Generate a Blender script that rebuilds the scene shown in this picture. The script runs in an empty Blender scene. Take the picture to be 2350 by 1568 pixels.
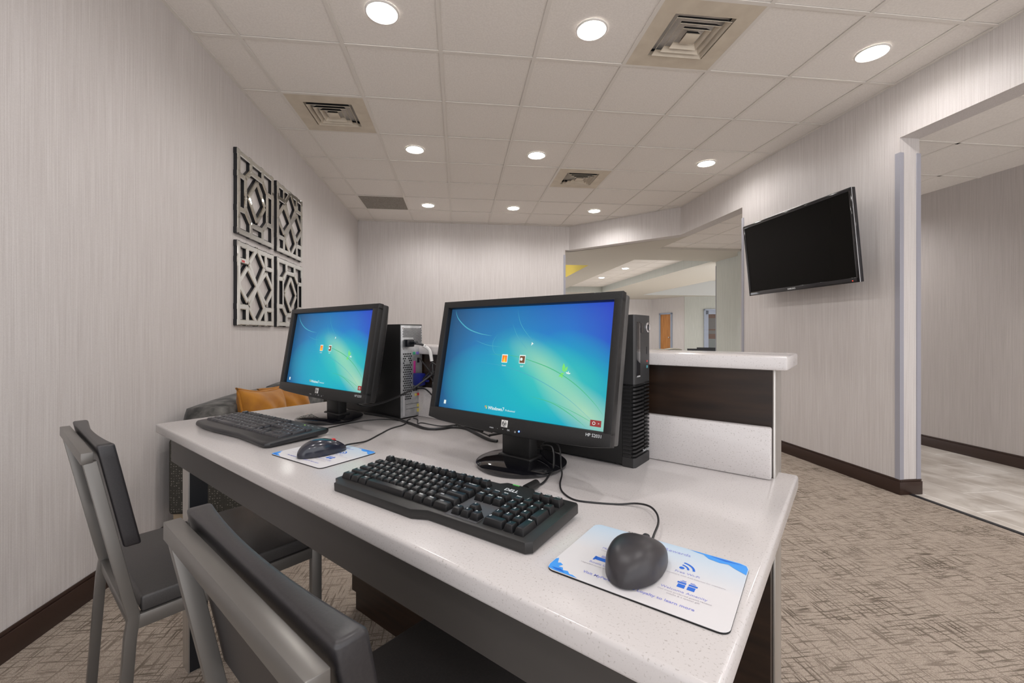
import bpy, bmesh, math, random
from mathutils import Matrix, Vector
random.seed(7)
C = bpy.context.scene.collection
R = math.radians
PI = math.pi
# ------------------------------------------------------------------ helpers
GLYPH = {}
def glyphs(s, size, bold=False):
    k = (s, size, bold)
    if k not in GLYPH:
        cu = bpy.data.curves.new('lettering', 'FONT')
        cu.body = s; cu.size = size; cu.resolution_u = 2
        cu.align_x = 'CENTER'; cu.align_y = 'CENTER'
        if bold: cu.offset = size*0.018
        ob = bpy.data.objects.new('lettering', cu); C.objects.link(ob)
        dg = bpy.context.evaluated_depsgraph_get()
        me = bpy.data.meshes.new_from_object(ob.evaluated_get(dg))
        bpy.data.objects.remove(ob); bpy.data.curves.remove(cu)
        GLYPH[k] = me
    return GLYPH[k]

def T(x=0, y=0, z=0): return Matrix.Translation((x, y, z))
def RX(a): return Matrix.Rotation(R(a), 4, 'X')
def RY(a): return Matrix.Rotation(R(a), 4, 'Y')
def RZ(a): return Matrix.Rotation(R(a), 4, 'Z')

def spline(pts, n=6):
    P = [Vector(p) for p in pts]
    if len(P) < 3: return P
    out = []
    for i in range(len(P)-1):
        p0 = P[max(i-1, 0)]; p1 = P[i]; p2 = P[i+1]; p3 = P[min(i+2, len(P)-1)]
        for k in range(n):
            t = k/n
            out.append(0.5*((2*p1)+(-p0+p2)*t+(2*p0-5*p1+4*p2-p3)*t*t+(-p0+3*p1-3*p2+p3)*t**3))
    out.append(P[-1]); return out

class B:
    def __init__(s): s.bm = bmesh.new()
    def _merge(s, t, M=None, mi=0):
        if M is not None: bmesh.ops.transform(t, matrix=M, verts=t.verts)
        for f in t.faces: f.material_index = mi
        me = bpy.data.meshes.new('piece'); t.to_mesh(me); t.free()
        s.bm.from_mesh(me); bpy.data.meshes.remove(me)
    def box(s, a, b, bev=0, mi=0, M=None, seg=2):
        t = bmesh.new(); bmesh.ops.create_cube(t, size=1)
        a = Vector(a); b = Vector(b)
        bmesh.ops.transform(t, matrix=Matrix.Translation((a+b)/2) @ Matrix.Diagonal((*(abs(v) for v in (b-a)), 1)), verts=t.verts)
        if bev: bmesh.ops.bevel(t, geom=t.edges[:], offset=bev, segments=seg, profile=0.5, affect='EDGES')
        s._merge(t, M, mi); return s
    def taper(s, a, b, tz, top_inset, bev=0, mi=0, M=None, off=(0, 0)):
        # box whose top face is inset
        (x0, y0, z0), (x1, y1) = a, b
        ix, iy = top_inset
        t = bmesh.new()
        lo = [t.verts.new(p) for p in ((x0, y0, z0), (x1, y0, z0), (x1, y1, z0), (x0, y1, z0))]
        ox, oy = off
        hi = [t.verts.new(p) for p in ((x0+ix+ox, y0+iy+oy, tz), (x1-ix+ox, y0+iy+oy, tz), (x1-ix+ox, y1-iy+oy, tz), (x0+ix+ox, y1-iy+oy, tz))]
        t.faces.new(lo[::-1]); t.faces.new(hi)
        for i in range(4): t.faces.new((lo[i], lo[(i+1) % 4], hi[(i+1) % 4], hi[i]))
        if bev: bmesh.ops.bevel(t, geom=t.edges[:], offset=bev, segments=2, profile=0.5, affect='EDGES')
        s._merge(t, M, mi); return s
    def prism(s, pts, z0, z1, bev=0, mi=0, M=None, seg=2):
        t = bmesh.new()
        lo = [t.verts.new((x, y, z0)) for x, y in pts]; hi = [t.verts.new((x, y, z1)) for x, y in pts]
        t.faces.new(lo[::-1]); t.faces.new(hi)
        n = len(pts)
        for i in range(n): t.faces.new((lo[i], lo[(i+1) % n], hi[(i+1) % n], hi[i]))
        bmesh.ops.recalc_face_normals(t, faces=t.faces)
        if bev:
            es = [e for e in t.edges if abs(e.verts[0].co.z-e.verts[1].co.z) < 1e-6]
            bmesh.ops.bevel(t, geom=es, offset=bev, segments=seg, profile=0.5, affect='EDGES')
        s._merge(t, M, mi); return s
    def face(s, pts, mi=0, M=None):
        t = bmesh.new(); t.faces.new([t.verts.new(p) for p in pts]); s._merge(t, M, mi); return s
    def tube(s, pts, r, n=8, mi=0, M=None, smooth=True, cap=True):
        P = spline(pts) if smooth else [Vector(p) for p in pts]
        t = bmesh.new(); rings = []
        up = Vector((0, 0, 1)); prev = None
        for i, p in enumerate(P):
            d = (P[min(i+1, len(P)-1)]-P[max(i-1, 0)]).normalized()
            a = d.cross(up)
            if a.length < 1e-3: a = d.cross(Vector((1, 0, 0)))
            a.normalize(); b = a.cross(d).normalized()
            rr = r(i/(len(P)-1)) if callable(r) else r
            rings.append([t.verts.new(p+a*math.cos(2*PI*k/n)*rr+b*math.sin(2*PI*k/n)*rr) for k in range(n)])
        for i in range(len(rings)-1):
            for k in range(n):
                t.faces.new((rings[i][k], rings[i][(k+1) % n], rings[i+1][(k+1) % n], rings[i+1][k]))
        if cap: t.faces.new(rings[0][::-1]); t.faces.new(rings[-1])
        bmesh.ops.recalc_face_normals(t, faces=t.faces)
        s._merge(t, M, mi); return s
    def bar(s, pts, w, h, mi=0, M=None, bev=0, axis=(1, 0, 0)):
        # rectangular bar swept along pts lying in a plane square to axis; w along axis, h in the plane
        A = Vector(axis); P = [Vector(p) for p in pts]
        t = bmesh.new(); rings = []
        for i, p in enumerate(P):
            d0 = (P[i]-P[i-1]).normalized() if i else None
            d1 = (P[i+1]-P[i]).normalized() if i < len(P)-1 else None
            n0 = A.cross(d0) if d0 else None; n1 = A.cross(d1) if d1 else None
            n = (n0+n1).normalized() if n0 and n1 else (n0 or n1)
            k = 1/max(0.5, n.dot(n0 or n1))
            rings.append([t.verts.new(p+A*sx*w/2+n*sy*h/2*k) for sx, sy in ((-1, -1), (1, -1), (1, 1), (-1, 1))])
        for i in range(len(rings)-1):
            for k in range(4): t.faces.new((rings[i][k], rings[i][(k+1) % 4], rings[i+1][(k+1) % 4], rings[i+1][k]))
        t.faces.new(rings[0][::-1]); t.faces.new(rings[-1])
        bmesh.ops.recalc_face_normals(t, faces=t.faces)
        if bev: bmesh.ops.bevel(t, geom=t.edges[:], offset=bev, segments=2, profile=0.5, affect='EDGES')
        s._merge(t, M, mi); return s
    def lathe(s, prof, n=40, mi=0, M=None, sx=1, sy=1):
        t = bmesh.new(); rings = []
        for r, z in prof:
            if r < 1e-6: rings.append([t.verts.new((0, 0, z))])
            else: rings.append([t.verts.new((math.cos(2*PI*k/n)*r*sx, math.sin(2*PI*k/n)*r*sy, z)) for k in range(n)])
        for a, b in zip(rings, rings[1:]):
            for k in range(n):
                k2 = (k+1) % n
                if len(a) == 1 and len(b) > 1: t.faces.new((a[0], b[k], b[k2]))
                elif len(b) == 1 and len(a) > 1: t.faces.new((a[k], a[k2], b[0]))
                elif len(a) > 1: t.faces.new((a[k], a[k2], b[k2], b[k]))
        bmesh.ops.recalc_face_normals(t, faces=t.faces)
        s._merge(t, M, mi); return s
    def grid(s, fn, nu, nv, mi=0, M=None, closed_u=False):
        t = bmesh.new()
        V = [[t.verts.new(fn(i/(nu if closed_u else nu-1), j/(nv-1))) for j in range(nv)] for i in range(nu)]
        for i in range(nu if closed_u else nu-1):
            for j in range(nv-1):
                t.faces.new((V[i][j], V[(i+1) % nu][j], V[(i+1) % nu][j+1], V[i][j+1]))
        bmesh.ops.remove_doubles(t, verts=t.verts, dist=1e-6)
        bmesh.ops.recalc_face_normals(t, faces=t.faces)
        s._merge(t, M, mi); return s
    def text(s, txt, size, M, mi=0, bold=False):
        me = glyphs(txt, size, bold)
        t = bmesh.new(); t.from_mesh(me); s._merge(t, M, mi); return s
    def build(s, name, mats, parent=None, ang=35, M=None, uv=None):
        me = bpy.data.meshes.new(name); 
        if M is not None: bmesh.ops.transform(s.bm, matrix=M, verts=s.bm.verts)
        s.bm.to_mesh(me); s.bm.free()
        if not isinstance(mats, (list, tuple)): mats = [mats]
        for m in mats: me.materials.append(m)
        for p in me.polygons: p.use_smooth = True
        me.set_sharp_from_angle(angle=R(ang))
        ob = bpy.data.objects.new(name, me); C.objects.link(ob)
        if parent is not None: ob.parent = parent
        return ob

def thing(name, label, cat, loc=(0, 0, 0), rz=0, group=None):
    o = bpy.data.objects.new(name, None); C.objects.link(o)
    o.empty_display_size = 0.05
    o.location = loc; o.rotation_euler = (0, 0, R(rz))
    o['label'] = label; o['category'] = cat
    if group: o['group'] = group
    return o
def tag(o, label, cat, group=None):
    o['label'] = label; o['category'] = cat
    if group: o['group'] = group
    return o
def struct(o, label=None):
    o['kind'] = 'structure'
    if label: o['label'] = label
    return o
def dup(root, loc, rz, label, group=None):
    r = root.copy(); C.objects.link(r); r.location = loc; r.rotation_euler = (0, 0, R(rz)); r['label'] = label
    if group: r['group'] = group
    for ch in list(root.children):
        c = ch.copy(); C.objects.link(c); c.parent = r
        for g in list(ch.children):
            d = g.copy(); C.objects.link(d); d.parent = c
    return r

# ------------------------------------------------------------------ materials
def mat(name, col, rough=0.5, metal=0.0, emit=None, es=0, spec=0.5, coat=0):
    m = bpy.data.materials.new(name); m.use_nodes = True
    b = m.node_tree.nodes['Principled BSDF']
    b.inputs['Base Color'].default_value = (*col, 1); b.inputs['Roughness'].default_value = rough
    b.inputs['Metallic'].default_value = metal; b.inputs['Specular IOR Level'].default_value = spec
    if coat: b.inputs['Coat Weight'].default_value = coat; b.inputs['Coat Roughness'].default_value = 0.05
    if emit: b.inputs['Emission Color'].default_value = (*emit, 1); b.inputs['Emission Strength'].default_value = es
    return m
def N(m, t, **k):
    n = m.node_tree.nodes.new(t)
    for a, v in k.items(): setattr(n, a, v)
    return n
def L(m, a, b): m.node_tree.links.new(a, b)
def bsdf(m): return m.node_tree.nodes['Principled BSDF']
def noise_mat(name, c1, c2, scale=(1, 1, 1), nscale=1.0, lo=0.35, hi=0.65, rough=0.5, metal=0, detail=4, bump=0, bdist=0.002, spec=0.5, coords='Object', rot=(0, 0, 0)):
    m = mat(name, c1, rough, metal, spec=spec)
    tc = N(m, 'ShaderNodeTexCoord'); mp = N(m, 'ShaderNodeMapping'); mp.inputs['Scale'].default_value = scale
    mp.inputs['Rotation'].default_value = rot
    L(m, tc.outputs[coords], mp.inputs['Vector'])
    nz = N(m, 'ShaderNodeTexNoise'); nz.inputs['Scale'].default_value = nscale; nz.inputs['Detail'].default_value = detail
    L(m, mp.outputs[0], nz.inputs['Vector'])
    cr = N(m, 'ShaderNodeValToRGB'); cr.color_ramp.elements[0].position = lo; cr.color_ramp.elements[1].position = hi
    cr.color_ramp.elements[0].color = (*c1, 1); cr.color_ramp.elements[1].color = (*c2, 1)
    L(m, nz.outputs['Fac'], cr.inputs['Fac']); L(m, cr.outputs['Color'], bsdf(m).inputs['Base Color'])
    if bump:
        bp = N(m, 'ShaderNodeBump'); bp.inputs['Strength'].default_value = bump; bp.inputs['Distance'].default_value = bdist
        L(m, nz.outputs['Fac'], bp.inputs['Height']); L(m, bp.outputs[0], bsdf(m).inputs['Normal'])
    return m

M = {}
def wallpaper(name, c1, c2):
    m = mat(name, c1, 0.5, spec=0.35)
    tc = N(m, 'ShaderNodeTexCoord')
    mp = N(m, 'ShaderNodeMapping'); mp.inputs['Scale'].default_value = (210, 210, 3.0)
    L(m, tc.outputs['Object'], mp.inputs['Vector'])
    n1 = N(m, 'ShaderNodeTexNoise'); n1.inputs['Scale'].default_value = 1; n1.inputs['Detail'].default_value = 3
    L(m, mp.outputs[0], n1.inputs['Vector'])
    mp2 = N(m, 'ShaderNodeMapping'); mp2.inputs['Scale'].default_value = (55, 55, 0.3)
    L(m, tc.outputs['Object'], mp2.inputs['Vector'])
    n2 = N(m, 'ShaderNodeTexNoise'); n2.inputs['Scale'].default_value = 1; n2.inputs['Detail'].default_value = 2
    L(m, mp2.outputs[0], n2.inputs['Vector'])
    n3 = N(m, 'ShaderNodeTexNoise'); n3.inputs['Scale'].default_value = 260; n3.inputs['Detail'].default_value = 1
    L(m, tc.outputs['Object'], n3.inputs['Vector'])
    ad = N(m, 'ShaderNodeMath', operation='MULTIPLY_ADD'); ad.inputs[1].default_value = 0.62
    L(m, n1.outputs['Fac'], ad.inputs[0]); 
    a2 = N(m, 'ShaderNodeMath', operation='MULTIPLY_ADD'); a2.inputs[1].default_value = 0.17
    L(m, n2.outputs['Fac'], a2.inputs[0])
    a3 = N(m, 'ShaderNodeMath', operation='MULTIPLY'); a3.inputs[1].default_value = 0.21; L(m, n3.outputs['Fac'], a3.inputs[0])
    L(m, a3.outputs[0], a2.inputs[2]); L(m, a2.outputs[0], ad.inputs[2])
    cr = N(m, 'ShaderNodeValToRGB'); cr.color_ramp.elements[0].position = 0.36; cr.color_ramp.elements[1].position = 0.64
    cr.color_ramp.elements[0].color = (*c1, 1); cr.color_ramp.elements[1].color = (*c2, 1)
    L(m, ad.outputs[0], cr.inputs['Fac']); L(m, cr.outputs['Color'], bsdf(m).inputs['Base Color'])
    bp = N(m, 'ShaderNodeBump'); bp.inputs['Strength'].default_value = 0.35; bp.inputs['Distance'].default_value = 0.001
    L(m, ad.outputs[0], bp.inputs['Height']); L(m, bp.outputs[0], bsdf(m).inputs['Normal'])
    return m
M['paper'] = wallpaper('striated_wallpaper', (0.53, 0.495, 0.48), (0.645, 0.615, 0.60))
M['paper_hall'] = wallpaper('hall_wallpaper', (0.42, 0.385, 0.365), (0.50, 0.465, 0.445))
M['paper_green'] = wallpaper('lobby_wallpaper', (0.40, 0.41, 0.375), (0.50, 0.51, 0.47))
M['tile'] = noise_mat('ceiling_tile', (0.80, 0.765, 0.725), (0.86, 0.825, 0.785), nscale=90, detail=6, rough=0.95, spec=0.1, bump=0.2)
M['tee'] = mat('tee_bar', (0.76, 0.725, 0.68), 0.6)
M['soffit'] = mat('soffit_paint', (0.60, 0.57, 0.51), 0.9, spec=0.1)
M['yellow'] = mat('warm_lit_paint', (0.50, 0.42, 0.13), 0.9, spec=0.1)  # warm light in the tray is put into this yellow colour
M['vent'] = noise_mat('cream_metal', (0.60, 0.53, 0.43), (0.68, 0.61, 0.50), nscale=8, rough=0.55)
M['dark'] = mat('dark_void', (0.012, 0.012, 0.014), 0.9)
M['return'] = noise_mat('grey_filter', (0.20, 0.185, 0.165), (0.40, 0.375, 0.34), nscale=130, rough=0.95, spec=0.1)
M['lens'] = mat('lamp_lens', (1, 1, 1), 0.5, emit=(1.0, 0.96, 0.90), es=30)
M['ring'] = mat('lamp_trim', (0.78, 0.76, 0.73), 0.5)
M['quartz'] = noise_mat('quartz', (0.385, 0.355, 0.335), (0.555, 0.525, 0.515), nscale=360, lo=0.28, hi=0.40, detail=2, rough=0.16, spec=0.5)
M['wood'] = noise_mat('dark_wood', (0.010, 0.0048, 0.0026), (0.026, 0.0125, 0.0065), scale=(3, 3, 28), nscale=1.6, rough=0.35, detail=6)
M['apron'] = mat('apron_laminate', (0.065, 0.059, 0.055), 0.45)
M['base'] = mat('baseboard_brown', (0.034, 0.017, 0.012), 0.35)
M['steel'] = noise_mat('brushed_steel', (0.50, 0.48, 0.45), (0.62, 0.60, 0.57), scale=(400, 400, 4), nscale=1, rough=0.35, metal=0.9)
M['guard'] = mat('corner_guard', (0.33, 0.33, 0.375), 0.3)
M['chair_metal'] = mat('taupe_metal', (0.165, 0.156, 0.145), 0.34, 0.55)
M['vinyl'] = noise_mat('charcoal_vinyl', (0.016, 0.0145, 0.0165), (0.022, 0.020, 0.0215), nscale=300, rough=0.40, bump=0.05)
bsdf(M['vinyl']).inputs['Coat Weight'].default_value = 0.15; bsdf(M['vinyl']).inputs['Coat Roughness'].default_value = 0.38
M['vinyl_seat'] = noise_mat('grey_vinyl', (0.036, 0.034, 0.034), (0.046, 0.043, 0.042), nscale=300, rough=0.42, bump=0.05)
M['plastic'] = noise_mat('black_plastic', (0.009, 0.0088, 0.0088), (0.014, 0.0137, 0.0137), nscale=600, rough=0.42, bump=0.1, bdist=0.0004, spec=0.4)
M['gloss'] = mat('gloss_black', (0.006, 0.006, 0.008), 0.06, coat=0.6)
M['key'] = mat('key_black', (0.010, 0.010, 0.011), 0.36, spec=0.4)
M['key2'] = mat('key_grey', (0.030, 0.029, 0.034), 0.36)
M['kb2'] = mat('keyboard_charcoal', (0.018, 0.018, 0.020), 0.38)
M['legend'] = mat('white_print', (0.75, 0.78, 0.80), 0.5)
M['chrome'] = mat('chrome', (0.75, 0.75, 0.77), 0.12, 1)
M['silver'] = mat('silver_paint', (0.55, 0.55, 0.56), 0.35, 0.4)
M['edge'] = mat('grey_edge', (0.075, 0.073, 0.071), 0.4, 0.2)
M['tower_front'] = mat('tower_front', (0.026, 0.0255, 0.026), 0.38)
M['galv'] = noise_mat('galvanised', (0.42, 0.43, 0.44), (0.58, 0.59, 0.60), nscale=40, rough=0.4, metal=0.7)
M['blue'] = mat('blue_plastic', (0.008, 0.014, 0.16), 0.4)
M['green'] = mat('green_port', (0.05, 0.35, 0.2), 0.5)
M['violet'] = mat('violet_port', (0.16, 0.12, 0.45), 0.5)
M['pink'] = mat('magenta_port', (0.45, 0.03, 0.22), 0.5)
M['red'] = mat('red_plastic', (0.55, 0.03, 0.03), 0.4)
M['yellowp'] = mat('yellow_port', (0.5, 0.42, 0.1), 0.5)
M['white'] = mat('white_plastic', (0.70, 0.69, 0.67), 0.5)
M['cable'] = mat('black_cable', (0.014, 0.014, 0.015), 0.4)
M['mouse_m'] = mat('matte_mouse', (0.030, 0.027, 0.030), 0.40)
M['mouse_g'] = mat('gloss_mouse', (0.020, 0.022, 0.034), 0.20, coat=0.3)
M['pad_edge'] = mat('rubber', (0.008, 0.008, 0.009), 0.7)
M['ink_blue'] = mat('ink_blue', (0.012, 0.13, 0.60), 0.6)
M['ink_soft'] = mat('ink_violet', (0.25, 0.27, 0.62), 0.6)
M['ink_grey'] = mat('ink_grey', (0.42, 0.39, 0.43), 0.6)
M['ink_sky'] = mat('ink_sky', (0.05, 0.30, 0.80), 0.6)
M['mirror'] = mat('mirror_glass', (0.80, 0.83, 0.80), 0.03, 1)
M['black'] = mat('black_paint', (0.010, 0.011, 0.014), 0.35)
M['tvscreen'] = mat('tv_screen', (0.005, 0.0046, 0.004), 0.18, spec=0.1)
M['tvframe'] = mat('tv_frame', (0.010, 0.010, 0.013), 0.10, coat=0.4)
M['mustard'] = noise_mat('mustard_velvet', (0.25, 0.088, 0.0006), (0.37, 0.145, 0.001), nscale=9, rough=0.75, bump=0.3, bdist=0.01)
bsdf(M['mustard']).inputs['Sheen Weight'].default_value = 0.15
M['velvet'] = noise_mat('grey_velvet', (0.018, 0.0175, 0.0165), (0.15, 0.145, 0.135), nscale=13, lo=0.40, hi=0.72, detail=8, rough=0.85)
bsdf(M['velvet']).inputs['Sheen Weight'].default_value = 0.12
M['oak'] = noise_mat('honey_oak', (0.36, 0.14, 0.03), (0.50, 0.22, 0.06), scale=(12, 12, 1), nscale=2, rough=0.45)
M['steelblue'] = mat('blue_grey_frame', (0.30, 0.34, 0.42), 0.5)
M['brownslat'] = mat('brown_slat', (0.11, 0.045, 0.02), 0.5)
M['khaki'] = mat('khaki_fabric', (0.22, 0.20, 0.16), 0.9)

def fabric_dots():
    m = mat('dotted_fabric', (0.05, 0.047, 0.042), 0.9, spec=0.1)
    tc = N(m, 'ShaderNodeTexCoord'); mp = N(m, 'ShaderNodeMapping'); mp.inputs['Scale'].default_value = (78, 78, 78)
    L(m, tc.outputs['Object'], mp.inputs['Vector'])
    v = N(m, 'ShaderNodeTexVoronoi'); v.inputs['Scale'].default_value = 1.0; v.inputs['Randomness'].default_value = 0.35
    L(m, mp.outputs[0], v.inputs['Vector'])
    cr = N(m, 'ShaderNodeValToRGB'); cr.color_ramp.elements[0].position = 0.10; cr.color_ramp.elements[1].position = 0.30
    cr.color_ramp.elements[0].color = (0.24, 0.22, 0.19, 1); cr.color_ramp.elements[1].color = (0.055, 0.052, 0.045, 1)
    L(m, v.outputs['Distance'], cr.inputs['Fac']); L(m, cr.outputs['Color'], bsdf(m).inputs['Base Color'])
    return m
M['dots'] = fabric_dots()

def carpet():
    m = mat('carpet_crosshatch', (0.4, 0.33, 0.27), 1.0, spec=0.05)
    tc = N(m, 'ShaderNodeTexCoord')
    def dash(sc, lo, hi):
        mp = N(m, 'ShaderNodeMapping'); mp.inputs['Scale'].default_value = sc; L(m, tc.outputs['Object'], mp.inputs['Vector'])
        n = N(m, 'ShaderNodeTexNoise'); n.inputs['Scale'].default_value = 1; n.inputs['Detail'].default_value = 2.5
        n.inputs['Roughness'].default_value = 0.6
        L(m, mp.outputs[0], n.inputs['Vector'])
        r = N(m, 'ShaderNodeMapRange'); r.inputs[1].default_value = lo; r.inputs[2].default_value = hi
        L(m, n.outputs['Fac'], r.inputs[0]); return r
    a = dash((8, 105, 1), 0.525, 0.605); b = dash((105, 7, 1), 0.525, 0.615); f = dash((3.0, 3.4, 1), 0.35, 0.65)
    p = dash((260, 260, 1), 0.36, 0.66)
    mx = N(m, 'ShaderNodeMath', operation='MAXIMUM'); L(m, a.outputs[0], mx.inputs[0]); L(m, b.outputs[0], mx.inputs[1])
    f2 = N(m, 'ShaderNodeMapRange'); f2.inputs[3].default_value = 0.45; f2.inputs[4].default_value = 1.0; L(m, f.outputs[0], f2.inputs[0])
    mm = N(m, 'ShaderNodeMath', operation='MULTIPLY'); L(m, mx.outputs[0], mm.inputs[0]); L(m, f2.outputs[0], mm.inputs[1])
    c1 = N(m, 'ShaderNodeMix', data_type='RGBA'); c1.inputs['A'].default_value = (0.34, 0.28, 0.23, 1); c1.inputs['B'].default_value = (0.53, 0.455, 0.385, 1)
    L(m, p.outputs[0], c1.inputs['Factor'])
    c2 = N(m, 'ShaderNodeMix', data_type='RGBA'); c2.inputs['B'].default_value = (0.15, 0.122, 0.097, 1)
    L(m, c1.outputs['Result'], c2.inputs['A']); L(m, mm.outputs[0], c2.inputs['Factor'])
    L(m, c2.outputs['Result'], bsdf(m).inputs['Base Color'])
    bp = N(m, 'ShaderNodeBump'); bp.inputs['Strength'].default_value = 0.6; bp.inputs['Distance'].default_value = 0.004
    L(m, p.outputs[0], bp.inputs['Height']); L(m, bp.outputs[0], bsdf(m).inputs['Normal'])
    return m
M['carpet'] = carpet()

def stone_floor():
    m = mat('stone_tile', (0.5, 0.48, 0.45), 0.3)
    tc = N(m, 'ShaderNodeTexCoord')
    mp = N(m, 'ShaderNodeMapping'); mp.inputs['Rotation'].default_value = (0, 0, R(90)); L(m, tc.outputs['Object'], mp.inputs['Vector'])
    br = N(m, 'ShaderNodeTexBrick'); br.inputs['Scale'].default_value = 1; br.inputs['Brick Width'].default_value = 0.61; br.inputs['Row Height'].default_value = 0.305
    br.inputs['Mortar Size'].default_value = 0.004; br.inputs['Mortar Smooth'].default_value = 0.2
    br.inputs['Color1'].default_value = (0.66, 0.63, 0.59, 1); br.inputs['Color2'].default_value = (0.56, 0.525, 0.485, 1); br.inputs['Mortar'].default_value = (0.85, 0.84, 0.82, 1)
    L(m, mp.outputs[0], br.inputs['Vector'])
    nz = N(m, 'ShaderNodeTexNoise'); nz.inputs['Scale'].default_value = 4.5; nz.inputs['Detail'].default_value = 8; nz.inputs['Distortion'].default_value = 0.5
    L(m, tc.outputs['Object'], nz.inputs['Vector'])
    cr = N(m, 'ShaderNodeValToRGB'); cr.color_ramp.elements[0].color = (0.74, 0.70, 0.66, 1); cr.color_ramp.elements[1].color = (1.15, 1.15, 1.14, 1)
    cr.color_ramp.elements[0].position = 0.35; cr.color_ramp.elements[1].position = 0.62
    L(m, nz.outputs['Fac'], cr.inputs['Fac'])
    mx = N(m, 'ShaderNodeMix', data_type='RGBA', blend_type='MULTIPLY'); mx.inputs['Factor'].default_value = 1
    L(m, br.outputs['Color'], mx.inputs['A']); L(m, cr.outputs['Color'], mx.inputs['B']); L(m, mx.outputs['Result'], bsdf(m).inputs['Base Color'])
    return m
M['stone'] = stone_floor()

def screen_mat():
    m = bpy.data.materials.new('lit_screen'); m.use_nodes = True
    nt = m.node_tree; b = bsdf(m)
    b.inputs['Base Color'].default_value = (0.01, 0.01, 0.012, 1); b.inputs['Roughness'].default_value = 0.45; b.inputs['Specular IOR Level'].default_value = 0.25
    tc = N(m, 'ShaderNodeUVMap'); sp = N(m, 'ShaderNodeSeparateXYZ'); L(m, tc.outputs[0], sp.inputs[0])
    rx = N(m, 'ShaderNodeValToRGB'); e = rx.color_ramp.elements
    e[0].position = 0; e[0].color = (0.010, 0.085, 0.21, 1); e[1].position = 1; e[1].color = (0.012, 0.09, 0.52, 1)
    k = e.new(0.22); k.color = (0.012, 0.20, 0.47, 1); k = e.new(0.5); k.color = (0.004, 0.27, 0.56, 1); k = e.new(0.78); k.color = (0.004, 0.22, 0.60, 1)
    L(m, sp.outputs['X'], rx.inputs['Fac'])
    ry = N(m, 'ShaderNodeMapRange'); ry.inputs[1].default_value = 0.55; ry.inputs[2].default_value = 1.05; ry.inputs[3].default_value = 0; ry.inputs[4].default_value = 0.75
    L(m, sp.outputs['Y'], ry.inputs[0])
    top = N(m, 'ShaderNodeValToRGB'); e = top.color_ramp.elements
    e[0].color = (0.016, 0.055, 0.12, 1); e[1].color = (0.03, 0.03, 0.50, 1); k = e.new(0.45); k.color = (0.012, 0.10, 0.33, 1)
    L(m, sp.outputs['X'], top.inputs['Fac'])
    m1 = N(m, 'ShaderNodeMix', data_type='RGBA'); L(m, ry.outputs[0], m1.inputs['Factor']); L(m, rx.outputs[0], m1.inputs['A']); L(m, top.outputs[0], m1.inputs['B'])
    def glow(cx, cy, ang, sx, sy, col, amt, pw, prev):
        mp = N(m, 'ShaderNodeMapping', vector_type='TEXTURE'); mp.inputs['Location'].default_value = (cx, cy, 0); mp.inputs['Rotation'].default_value = (0, 0, R(ang)); mp.inputs['Scale'].default_value = (sx, sy, 1)
        L(m, tc.outputs[0], mp.inputs['Vector'])
        g = N(m, 'ShaderNodeTexGradient', gradient_type='SPHERICAL'); L(m, mp.outputs[0], g.inputs['Vector'])
        p = N(m, 'ShaderNodeMath', operation='POWER'); p.inputs[1].default_value = pw; L(m, g.outputs['Fac'], p.inputs[0])
        a = N(m, 'ShaderNodeMath', operation='MULTIPLY'); a.inputs[1].default_value = amt; L(m, p.outputs[0], a.inputs[0])
        x = N(m, 'ShaderNodeMix', data_type='RGBA'); x.inputs['B'].default_value = (*col, 1)
        L(m, a.outputs[0], x.inputs['Factor']); L(m, prev, x.inputs['A']); return x.outputs['Result']
    o = glow(0.62, 0.16, -30, 0.66, 0.50, (0.0, 0.44, 0.50), 1.0, 0.75, m1.outputs['Result'])
    o = glow(0.90, 0.42, -60, 0.40, 0.22, (0.0, 0.42, 0.46), 0.8, 0.8, o)
    o = glow(0.70, 0.38, -50, 0.52, 0.25, (0.05, 0.58, 0.46), 0.95, 1.0, o)
    o = glow(0.66, 0.47, -52, 0.34, 0.13, (0.36, 0.66, 0.44), 0.72, 1.1, o)
    o = glow(0.90, 0.12, -50, 0.42, 0.15, (0.42, 0.68, 0.44), 0.85, 1.0, o)
    L(m, o, b.inputs['Emission Color']); b.inputs['Emission Strength'].default_value = 0.62
    return m
M['screen'] = screen_mat()
def glowmat(n, c, s=0.62): return mat(n, (0.01, 0.01, 0.01), 0.6, emit=c, es=s)
M['s_pale'] = glowmat('screen_pale', (0.05, 0.36, 0.50)); M['s_teal'] = glowmat('screen_teal', (0.05, 0.46, 0.22)); M['s_leaf'] = glowmat('screen_leaf', (0.18, 0.72, 0.14))
M['s_white'] = glowmat('screen_white', (0.75, 0.85, 0.82)); M['s_orange'] = glowmat('screen_orange', (0.95, 0.22, 0.01)); M['s_brown'] = glowmat('screen_brown', (0.16, 0.06, 0.02))
M['s_red'] = glowmat('screen_red', (0.28, 0.02, 0.02)); M['s_led'] = glowmat('blue_led', (0.05, 0.12, 1.0), 5); M['s_yel'] = glowmat('screen_yellow', (0.9, 0.6, 0.05))

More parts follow.
